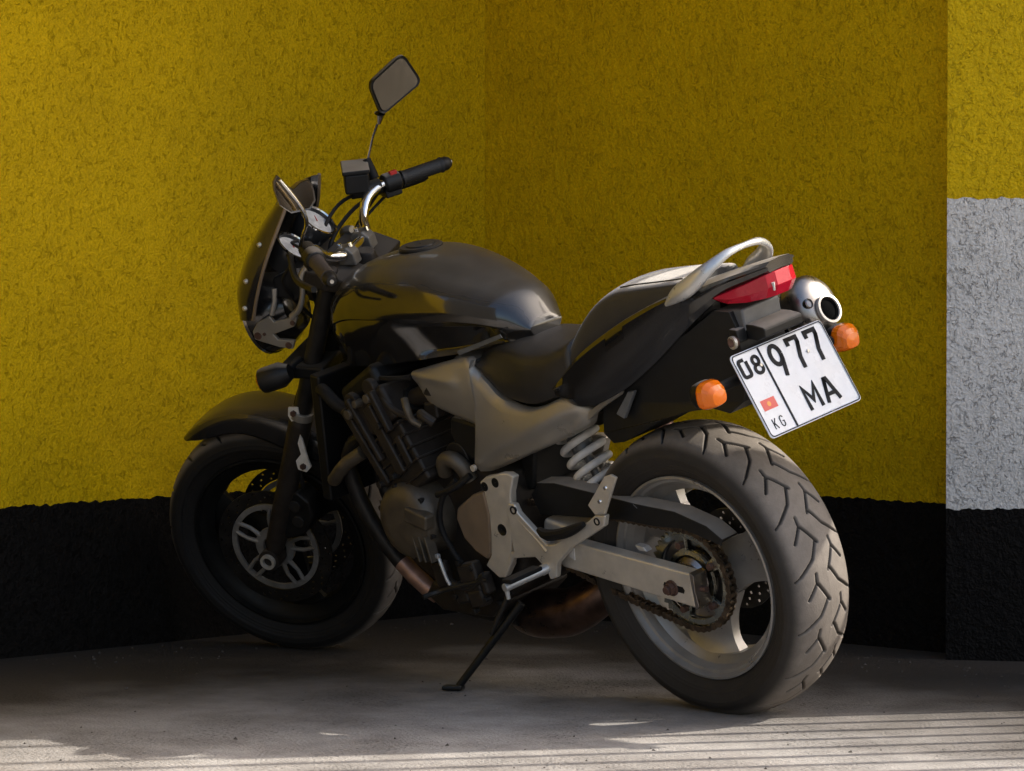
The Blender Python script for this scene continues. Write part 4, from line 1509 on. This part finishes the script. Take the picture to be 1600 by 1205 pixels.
# rear indicators
for s in (1, -1):
    mb = MB().tube([(-.268, s * .060, .765), (-.274, s * .170, .765)], [.012, .0105], 12)
    st = P('rear_indicator', mb, M['rubber'])
    c0 = Vector((-.274, s * .203, .763))
    def lens_ring(dx, hwz, hwy, oy=0.0, oz=0.0, k=28, e=2.9):
        out = []
        for a in np.linspace(0, 2 * math.pi, k, endpoint=False):
            ca, sa = math.cos(a), math.sin(a)
            out.append(c0 + Vector((dx, hwy * math.copysign(abs(ca) ** (2 / e), ca) + oy * s, hwz * math.copysign(abs(sa) ** (2 / e), sa) + oz)))
        return out
    P('indicator_shell', MB().loft([lens_ring(*q) for q in ((.034, .010, .010), (.028, .020, .020), (.012, .027, .030), (.000, .0285, .0320))]), M['plastic'], st, angle=50)
    P('indicator_lens', MB().loft([lens_ring(*q, k=20) for q in ((-.0005, .0280, .0315), (-.005, .0286, .0322), (-.015, .0270, .0305), (-.026, .0215, .0250, -.001, -.0025), (-.0325, .0150, .0190, -.002, -.005), (-.0345, .003, .005, -.003, -.006))]), M['amber'], st, angle=17)

# ---- silencer on the right, high under the tail
se = Vector((-.212, -.200, .829))
sdv = Vector((.93, .03, -.36)).normalized()
yv = Vector((0, 1, 0))
upv = sdv.cross(yv).normalized()
if upv.z < 0:
    upv = -upv
def srings(spec, n=28):
    rings = []
    for a, ry, rz, oy in spec:
        rings.append([se + sdv * a + yv * (ry * math.cos(t) + oy) + upv * rz * math.sin(t) for t in np.linspace(0, 2 * math.pi, n, endpoint=False)])
    return rings
mb = MB().loft(srings([(.018, .058, .066, 0), (.03, .060, .068, 0), (.30, .060, .068, 0), (.40, .054, .060, 0), (.46, .032, .034, 0), (.58, .024, .024, 0)]))
sil = P('silencer', mb, M['tailpaint'], angle=40)
mb = MB().loft(srings([(.028, .0605, .0685, 0), (.010, .0600, .0680, 0), (-.008, .0575, .0650, 0), (-.019, .050, .056, 0), (-.025, .040, .044, 0), (-.028, .028, .031, 0), (-.0285, .002, .002, 0)]))
P('end_cap', mb, M['steel'], sil, angle=50)
mb = MB().loft(srings([(.026, .0620, .0700, 0), (.034, .0620, .0700, 0), (.034, .0600, .0680, 0)]), cap=False)
P('end_band', mb, M['alu'], sil)
oc = se - sdv * .026 + upv * -.020 + yv * -.006
mb = MB().lathe([(.026, .028), (-.002, .0295), (-.008, .0320), (-.0105, .0312), (-.0110, .0262), (-.0075, .0252)], oc, sdv, 36)
P('outlet', mb, M['outlet'], sil, angle=60)
mb = MB().lathe([(-.0078, .0253), (-.0045, .0250), (-.0045, .0225), (-.0075, .0222), (-.0075, .0205), (-.0050, .0200), (-.0045, .001)], oc, sdv, 36)
P('outlet_core', mb, M['outletblack'], sil)
oc2 = se - sdv * .018 + upv * .006 + yv * .036
mb = MB().lathe([(.012, .0105), (-.012, .0108), (-.014, .0090), (.004, .0078), (.006, .0005)], oc2, sdv, 24)
P('cap_bolt', mb, M['steel'], sil)

# ---- swingarm
def arm(y0, y1, s):
    mb = MB()
    mb.prism([(.345, .398), (.300, .392), (-.040, .347), (-.0485, .345), (-.0485, .272), (-.040, .272), (.335, .332), (.36, .36)], s * y0, s * y1)
    return mb
sw = P('swingarm', MB().prism([(.30, .41), (.40, .43), (.42, .37), (.33, .33)], -.10, .10), M['alu'], bevel=.01)
for s in (1, -1):
    P('arm', arm(.092, .126, s), M['alu'], sw, bevel=.005, segs=3)
    # chain adjuster end plate
    mb = MB().prism([(-.0488, .349), (-.0600, .343), (-.0560, .310), (-.0600, .276), (-.0488, .268)], s * .089, s * .129)
    P('end_plate', mb, M['steel'], sw, bevel=.001)
    mb = MB().tube([(-.054, s * .109, .309), (-.072, s * .109, .309)], .0065, 6)
    P('adjuster_bolt', mb, M['rust'], sw)
    sl = [(.036, .3155), (.032, .3225), (-.020, .3150), (-.024, .308), (-.020, .3010), (.032, .3085)]
    P('axle_slot', MB().prism(sl, s * .1255, s * .1268), M['blackmetal'], sw)
    mb = MB().lathe([(.1262, .0175), (.1295, .0175), (.1295, .006)], (.012, 0, .311), (0, s, 0), 28)
    mb.tube([(.012, s * .128, .311), (.012, s * .140, .311)], .0135, 6)
    mb.tube([(.012, s * .138, .311), (.012, s * .147, .311)], .0085, 14)
    P('axle_nut', mb, M['rust'], sw, bevel=.001)
# pale sticker chip near the pivot
P('arm_lug', MB().prism([(.305, .380), (.288, .378), (.292, .352), (.306, .358)], .126, .1285), M['spring'], sw)
P('arm_lug', MB().prism([(.11, .395), (.085, .392), (.075, .382), (.10, .383)], .100, .118), M['rail'], sw, bevel=.002)

# ---- chain: one run round both sprockets
FS = (.515, .420)
FSr = .042
RSr = .1085
def chain_path():
    # external tangents of the two pitch circles in (x, z)
    c0 = np.array([RC[0], RC[2]])
    c1 = np.array(FS)
    d = c1 - c0
    L = np.hypot(*d)
    th = math.atan2(d[1], d[0])
    ph = math.acos((RSr - FSr) / L)
    a_up, a_dn = th + ph, th - ph
    pts = []
    for a in np.linspace(a_up, a_dn + 2 * math.pi, 60):
        pts.append(c0 + RSr * np.array([math.cos(a), math.sin(a)]))
    p_dn0 = pts[-1]
    p_dn1 = c1 + FSr * np.array([math.cos(a_dn), math.sin(a_dn)])
    for t in np.linspace(0, 1, 40)[1:-1]:
        p = p_dn0 * (1 - t) + p_dn1 * t
        p = p + np.array([0, -.012 * math.sin(math.pi * t)])
        pts.append(p)
    for a in np.linspace(a_dn, a_up - 0.0, 20):
        pts.append(c1 + FSr * np.array([math.cos(a), math.sin(a)]))
    p_up1 = pts[-1]
    for t in np.linspace(0, 1, 40)[1:-1]:
        pts.append(p_up1 * (1 - t) + pts[0] * t)
    return np.array(pts)
cp = chain_path()
cp = np.vstack([cp, cp[:1]])
sl = np.r_[0, np.cumsum(np.hypot(*np.diff(cp, axis=0).T))]
nl = int(round(sl[-1] / .0159 / 2) * 2)
q = np.linspace(0, sl[-1], nl + 1)
jx, jz = np.interp(q, sl, cp[:, 0]), np.interp(q, sl, cp[:, 1])
mb = MB()
for i in range(nl):
    a = Vector((jx[i], 0, jz[i]))
    b = Vector((jx[i + 1], 0, jz[i + 1]))
    d = (b - a).normalized()
    nn = Vector((-d.z, 0, d.x))
    out = []
    for k in range(6):
        t = math.pi / 2 + math.pi * k / 5
        out.append(a + d * .0072 * math.cos(t) + nn * .0072 * math.sin(t))
    out.append((a + b) / 2 - nn * .0050)
    for k in range(6):
        t = -math.pi / 2 + math.pi * k / 5
        out.append(b + d * .0072 * math.cos(t) + nn * .0072 * math.sin(t))
    out.append((a + b) / 2 + nn * .0050)
    oo = [(p.x, p.z) for p in out]
    if i % 2 == 0:
        mb.prism(oo, .0835, .0855).prism(oo, .0645, .0665)
    else:
        mb.prism(oo, .0815, .0832).prism(oo, .0668, .0685)
    mb.cyl((a.x, .0635, a.z), (a.x, .0868, a.z), .0028, n=8)
    mb.cyl((a.x, .068, a.z), (a.x, .082, a.z), .0050, n=8)
P('chain', mb, M['chain'], kind='stuff', angle=30)

# ---- chain guard
cg = [(.425, .480), (.400, .503), (.345, .506), (.235, .492), (.105, .474), (-.006, .464), (-.090, .438), (-.130, .412), (-.126, .402), (-.085, .414), (-.02, .432), (.062, .432), (.154, .440), (.300, .438), (.408, .436)]
guard = P('chain_guard', MB().prism(cg, .094, .098).prism([(.40, .503), (.345, .506), (.235, .492), (.105, .474), (-.006, .464), (-.090, .438), (-.13, .412), (-.132, .416), (-.092, .443), (-.006, .469), (.105, .479), (.235, .497), (.345, .511), (.402, .508)], .050, .098), M['plastic'], bevel=.002)
mb = MB().prism([(.10, .470), (.11, .478), (.17, .455), (.165, .447)], .0985, .1005)
P('guard_rib', mb, M['plastic'], guard)

# ---- rear shock
s0, s1 = Vector((.372, .012, .665)), Vector((.268, .012, .440))
dv = (s1 - s0).normalized()
ua = Vector((0, 1, 0))
ub = dv.cross(ua).normalized()
pts = []
turns = 7.2
N = 200
for i in range(N):
    t = i / (N - 1)
    a = 2 * math.pi * turns * t
    pts.append(s0 + dv * ((s1 - s0).length * (.02 + .90 * t)) + (ua * math.cos(a) + ub * math.sin(a)) * .042)
shock = P('shock', MB().tube([s0, s0 + dv * .12], .021, 20).tube([s0 + dv * .10, s1], .011, 16).lathe([(-.01, .01), (-.008, .042), (.006, .042), (.008, .01)], s1 - dv * .012, dv, 28), M['greyplastic'], angle=40)
P('spring', MB().tube(pts, .0088, 12), M['spring'], shock, angle=80)
mb = MB().lathe([(-.004, .012), (-.003, .026), (.030, .026), (.032, .012)], s0 + dv * .085, dv, 24)
P('damper_sleeve', mb, M['greyplastic'], shock, angle=40)

# ---- pivot bracket, footrest hangers
for s in (1, -1):
    pbk = [(.522, .520), (.500, .533), (.476, .537), (.448, .544), (.425, .545), (.408, .538), (.428, .500), (.452, .400), (.474, .333), (.500, .304), (.520, .302), (.556, .328), (.532, .353), (.519, .400), (.511, .448), (.513, .499)]
    br = P('pivot_bracket', MB().prism(pbk, s * .132, s * .152), M['alu'], bevel=.004, segs=3)
    for (x, z, r) in ((.507, .511, .0105), (.470, .522, .011), (.478, .415, .0135)):
        y = s * .152
        P('bracket_hole', MB().lathe([(-.004, r), (.0008, r), (.0012, r * .9), (.0006, r * .86), (.0006, .0005)], (x, y, z), (0, s, 0), 24), M['blackmetal'], br, angle=50)
    # forged hanger carrying both footrests
    mb = MB()
    mb.prism([(.437, .478), (.419, .478), (.412, .458), (.340, .392), (.315, .395), (.200, .452), (.172, .468), (.140, .470), (.150, .445), (.205, .418), (.262, .392), (.318, .350), (.330, .318), (.350, .312), (.358, .335), (.385, .360), (.455, .352), (.470, .335), (.478, .346), (.462, .365), (.452, .368), (.446, .470)], s * .140, s * .156)
    hang = P('footrest_hanger', mb, M['alu'], bevel=.004, segs=3)
    mb = MB().prism([(.436, .474), (.428, .474), (.430, .360), (.438, .358)], s * .138, s * .150)
    P('hanger_web', mb, M['rail'], hang, bevel=.002)
    mb = MB().tube([(.428, s * .150, .452), (.37, s * .152, .402), (.345, s * .152, .376)], [.006, .0055, .007], 8)
    P('hanger_web', mb, M['alu'], hang)
    P('hanger_hole', MB().lathe([(-.003, .0095), (.0008, .0095), (.001, .006), (-.003, .006), (-.004, .0005)], (.424, s * .157, .464), (0, s, 0), 20), M['blackmetal'], hang)
    P('hanger_hole', MB().lathe([(-.003, .0085), (.0008, .0085), (.001, .0055), (-.003, .0055), (-.004, .0005)], (.168, s * .157, .455), (0, s, 0), 20), M['blackmetal'], hang)
    # heel plate
    mb = MB().prism([(.120, .556), (.100, .562), (.084, .556), (.140, .472), (.170, .470), (.186, .490)], s * .150, s * .157)
    hp = P('heel_plate', mb, M['alu'], hang, bevel=.002)
    for (x, z) in ((.121, .532), (.146, .501)):
        P('bolt', MB().tube([(x, s * .1565, z), (x, s * .1605, z)], [.0055, .004], 12), M['chrome'], hang)
    # passenger footrest, folded up
    mb = MB().tube([Vector(p) for p in cr([(.345, s * .164, .428), (.315, s * .170, .420), (.255, s * .172, .430), (.195, s * .170, .452)], 10)], [.007, .011, .0125, .0125, .0125, .0125, .012, .011, .009, .006], 10)
    P('passenger_footrest', mb, M['rubber'], hang)
    # rider footrest with feeler
    f0, f1 = Vector((.355, s * .150, .338)), Vector((.372, s * .268, .330))
    mb = MB().tube([f0, f0.lerp(f1, .15), f0.lerp(f1, .18), f1], [.012, .012, .0105, .0095], 12)
    fr = P('rider_footrest', mb, M['rail'], hang, bevel=.001)
    mb = MB().box((f0 + f1) / 2 + Vector((0, s * .01, .010)), (.030, .095, .010))
    P('footrest_pad', mb, M['rubber'], hang, bevel=.003)
    P('footrest_feeler', MB().tube([f1 + Vector((0, -s * .006, 0)), f1 + Vector((0, -s * .006, -.026))], [.0055, .0045], 10), M['rail'], hang)

# ---- engine
eng = P('engine', MB().prism([(.46, .52), (.56, .545), (.70, .545), (.86, .50), (.90, .42), (.86, .30), (.76, .235), (.60, .215), (.50, .26), (.455, .36)], -.115, .115), M['engine'], bevel=.02, segs=3)
# cylinder block leaning forward, with cooling ribs
cd = Vector((.46, 0, .888)).normalized()       # up along the bores
ce = Vector((cd.z, 0, -cd.x))                  # forward
b0 = Vector((.735, 0, .50))
rotb = Matrix((ce, Vector((0, 1, 0)), cd)).transposed()
P('cylinder_block', MB().box(b0 + cd * .065, (.15, .340, .15), rotb), M['engine'], eng, bevel=.008)
P('cylinder_head', MB().box(b0 + cd * .185, (.165, .350, .085), rotb), M['engine'], eng, bevel=.012)
P('cam_cover', MB().box(b0 + cd * .255, (.15, .330, .052), rotb), M['blackmetal'], eng, bevel=.018, segs=3)
for k in range(5):
    P('cooling_rib', MB().box(b0 + cd * (.012 + k * .030), (.158, .352, .006), rotb), M['engine'], eng, bevel=.002)
for s in (1, -1):
    for (off, upc, wd, ln, pr) in ((.062, .135, .022, .20, .012), (.030, .165, .014, .16, .018), (-.012, .120, .030, .17, .014), (-.052, .175, .016, .10, .020), (-.050, .075, .020, .07, .010)):
        c_ = b0 + cd * upc + ce * off + Vector((0, s * (.170 + pr / 2), 0))
        P('block_casting', MB().box(c_, (wd, pr, ln), rotb @ Matrix.Rotation(R(off * 60), 3, 'Y')), M['engine'], eng, bevel=.005)
    for (off, upc, r_) in ((.045, .215, .013), (.005, .222, .010), (-.040, .215, .012), (.066, .045, .009), (.010, .040, .008), (-.030, .150, .009)):
        c_ = b0 + cd * upc + ce * off + Vector((0, s * .172, 0))
        P('block_bolt', MB().cyl(c_, c_ + Vector((0, s * .022, 0)), r_, r_ * .85, n=10), M['enginecover'] if r_ > .0095 else M['darksteel'], eng, bevel=.001)
for s in (1, -1):
    P('cam_plug', MB().cyl(b0 + cd * .235 + ce * .035 + Vector((0, s * .160, 0)), b0 + cd * .235 + ce * .035 + Vector((0, s * .178, 0)), .024, .021), M['engine'], eng, bevel=.003)
    P('cam_plug', MB().cyl(b0 + cd * .235 + ce * -.045 + Vector((0, s * .160, 0)), b0 + cd * .235 + ce * -.045 + Vector((0, s * .178, 0)), .022, .019), M['engine'], eng, bevel=.003)
# generator cover on the left
gc = Vector((.755, .150, .425))
mb = MB().lathe([(-.040, .090), (.028, .088), (.040, .080), (.050, .064), (.053, .040), (.053, .001)], gc, (0, 1, 0), 48)
gcv = P('generator_cover', mb, M['enginecover'], eng, angle=40)
P('cover_block', MB().box(gc + Vector((-.062, .046, .018)), (.072, .030, .036), Matrix.Rotation(R(-16), 3, 'Y')), M['enginecover'], eng, bevel=.006)
for k in range(6):
    a = R(20 + 60 * k)
    p = gc + Vector((.082 * math.cos(a), .026, .082 * math.sin(a)))
    P('cover_bolt', MB().cyl(p, p + Vector((0, .012, 0)), .0070, n=10), M['darksteel'], eng, bevel=.001)
for k in range(3):
    P('cover_rib', MB().box(gc + Vector((-.035 - .020 * k, .040, -.055)), (.006, .026, .060), Matrix.Rotation(R(8), 3, 'Y')), M['enginecover'], eng, bevel=.002)
mb = MB().lathe([(0, .088), (.030, .088), (.048, .074), (.052, .05), (.052, .001)], (.72, -.112, .40), (0, -1, 0), 48)
P('clutch_cover', mb, M['enginecover'], eng, angle=40)
# starter / crank breather hump behind the block
mb = MB().tube([Vector(p) for p in cr([(.655, .128, .528), (.640, .140, .556), (.612, .142, .566), (.588, .136, .548), (.580, .125, .515)], 14)], .018, 14)
P('coolant_elbow', mb, M['enginecover'], eng)
P('starter_motor', MB().cyl((.62, -.02, .560), (.62, .120, .560), .036), M['darksteel'], eng, bevel=.004)
# front sprocket cover
mb = MB().prism([(.518, .500), (.560, .488), (.618, .455), (.628, .430), (.615, .385), (.585, .356), (.548, .338), (.533, .355), (.521, .400), (.513, .448), (.515, .480)], .112, .150)
P('sprocket_cover', mb, M['brownmetal'], eng, bevel=.008, segs=3)
# carburettors, air box
for k, y in enumerate((-.12, -.04, .04, .105)):
    cb = P('carburettor', MB().tube([(.735, y, .690), (.71, y, .695), (.66, y, .705), (.625, y, .712)], [.020, .022, .022, .019], 16).cyl((.66, y, .705), (.655, y, .745), .028, .026), M['engine'], angle=40)
    P('float_bowl', MB().box((.668, y, .668), (.042, .044, .036)), M['engine'], cb, bevel=.006)
    P('intake_boot', MB().tube([(.755, y, .684), (.735, y, .690)], [.029, .028], 16), M['rubber'], cb)
P('air_box', MB().prism([(.60, .79), (.60, .66), (.545, .62), (.515, .55), (.44, .56), (.42, .66), (.46, .76)], -.105, .105), M['plastic'], bevel=.02)
P('electrics_box', MB().prism([(.620, .655), (.535, .642), (.515, .600), (.545, .545), (.600, .560), (.632, .610)], .095, .118), M['plastic'], bevel=.012)
# spark-plug leads and small hoses on the left
for (pts, r, m) in (
    ([(.86, .10, .72), (.82, .145, .745), (.76, .150, .745), (.70, .135, .745)], .006, 'rubber'),
    ([(.80, .150, .735), (.77, .168, .71), (.74, .168, .68), (.70, .160, .66)], .0075, 'engine'),
    ([(.70, .165, .705), (.685, .175, .685), (.682, .170, .66), (.665, .160, .645)], .0085, 'enginecover'),
    ([(.66, .160, .672), (.640, .168, .668), (.622, .160, .652)], .011, 'engine'),
    ([(.60, .150, .52), (.64, .165, .48), (.66, .168, .42), (.64, .165, .36), (.60, .16, .30)], .0065, 'rubber'),
    ([(.56, .140, .53), (.60, .160, .505), (.655, .165, .488)], .0075, 'rubber'),
    ([(.675, .18, .35), (.668, .182, .33), (.660, .182, .300), (.655, .180, .285)], .0042, 'rail'),
    ([(.72, .15, .33), (.66, .17, .29), (.60, .17, .28), (.55, .165, .31)], .008, 'darksteel')):
    P('hose', MB().tube([Vector(p) for p in cr(pts, 18)], r, 10), M[m], eng)
P('hose_clip', MB().box((.672, .184, .352), (.010, .010, .010)), M['rail'], eng, bevel=.002)
# sump and lower castings
P('sump', MB().prism([(.80, .26), (.83, .225), (.78, .19), (.62, .185), (.57, .22), (.60, .245)], -.10, .115), M['engine'], eng, bevel=.012)
for (x, y, z, a, b, c2) in ((.600, .158, .300, .06, .03, .07), (.585, .160, .255, .05, .03, .04), (.640, .150, .262, .045, .04, .05), (.700, .156, .300, .05, .02, .06), (.555, .158, .290, .02, .03, .05)):
    P('casting_boss', MB().box((x, y, z), (a, b, c2), Matrix.Rotation(R(12), 3, 'Y')), M['engine'], eng, bevel=.008)
for (x, z) in ((.585, .325), (.622, .335), (.655, .255), (.60, .225), (.555, .255), (.70, .335)):
    P('casting_bolt', MB().cyl((x, .160, z), (x, .176, z), .0068, n=8), M['darksteel'], eng, bevel=.001)
# gear lever
mb = MB().tube([Vector(p) for p in cr([(.545, .165, .300), (.62, .178, .285), (.685, .190, .270), (.70, .225, .268)], 14)], .006, 10)
P('gear_lever', mb, M['darksteel'], eng)

# ---- exhaust headers and collector
for k, y in enumerate((-.13, -.045, .045, .13)):
    pts = [(.88, y, .60), (.945, y, .585), (.985, y, .52), (.965, y * .9, .40), (.91, y * .7, .28), (.84, y * .55, .215), (.74, y * .45, .180), (.60, y * .35, .165)]
    P('exhaust_header', MB().tube([Vector(p) for p in cr(pts, 34)], .0185, 16), M['darksteel'])
P('header_highlight', MB().tube([(.905, .098, .292), (.878, .094, .262), (.845, .088, .232), (.822, .082, .214)], [.0205, .021, .021, .0205], 18), M['headerlit'])  # paler pipe piece painted as the lit stretch of a header
P('collector', MB().tube([Vector(p) for p in cr([(.64, 0, .165), (.56, 0, .165), (.48, -.01, .175), (.40, -.03, .215), (.365, -.06, .245)], 14)], [.045, .052, .055, .056, .056, .055, .054, .052, .050, .048, .046, .042, .036, .028], 20), M['header'])
P('link_pipe', MB().tube([Vector(p) for p in cr([(.38, -.05, .235), (.34, -.13, .30), (.30, -.18, .42), (.28, -.19, .56), (.36, -.185, .64)], 24)], .023, 14), M['header'])
# ---- radiator
rad_ = P('radiator', MB().prism([(.985, .745), (1.015, .752), (1.060, .455), (1.030, .448)], -.165, .165), M['blackmetal'], bevel=.006)
P('radiator_hose', MB().tube([Vector(p) for p in cr([(1.02, .135, .70), (.975, .165, .715), (.93, .165, .68), (.885, .150, .66)], 14)], .015, 12), M['rubber'], rad_)
P('radiator_hose', MB().tube([Vector(p) for p in cr([(1.035, .135, .50), (1.00, .165, .505), (.94, .175, .545), (.88, .165, .575)], 14)], .016, 12), M['enginecover'], rad_)
# ---- backbone frame
fr = P('frame', MB().tube([Vector(p) for p in cr([(1.06, 0, .86), (.95, 0, .80), (.80, 0, .775), (.62, 0, .70), (.50, 0, .56), (.46, 0, .42)], 24)], .038, 14).tube([(1.13, 0, .745), (1.01, 0, .955)], .032, 20), M['blackmetal'])
P('subframe', MB().tube([(.56, .075, .70), (.30, .085, .72), (.0, .075, .82), (-.2, .06, .905)], .011, 10).tube([(.56, -.075, .70), (.30, -.085, .72), (.0, -.075, .82), (-.2, -.06, .905)], .011, 10), M['blackmetal'], fr)
P('inner_guard', MB().prism([(.46, .66), (.36, .70), (.24, .70), (.20, .66), (.30, .655), (.40, .60), (.44, .48), (.47, .48)], -.075, .075), M['plastic'], fr, bevel=.01)
# ---- side stand
Tinv = Matrix.Rotation(R(14.88), 3, 'X')
foot = Tinv @ Vector((.622, .250, .010))
top = Vector((.500, .120, .235))
mb = MB().tube([top, top.lerp(foot, .5), foot], [.0105, .0092, .0085], 14)
sst = P('side_stand', mb, M['blackmetal'])
rots = Tinv
P('stand_foot', MB().box(Tinv @ Vector((.632, .258, .0065)), (.046, .036, .010), Tinv @ Matrix.Rotation(R(35), 3, 'Z')), M['blackmetal'], sst, bevel=.004)
P('stand_spring', MB().tube([top + Vector((.01, .018, .03)), top.lerp(foot, .35) + Vector((.012, .015, 0))], .006, 10), M['darksteel'], sst)
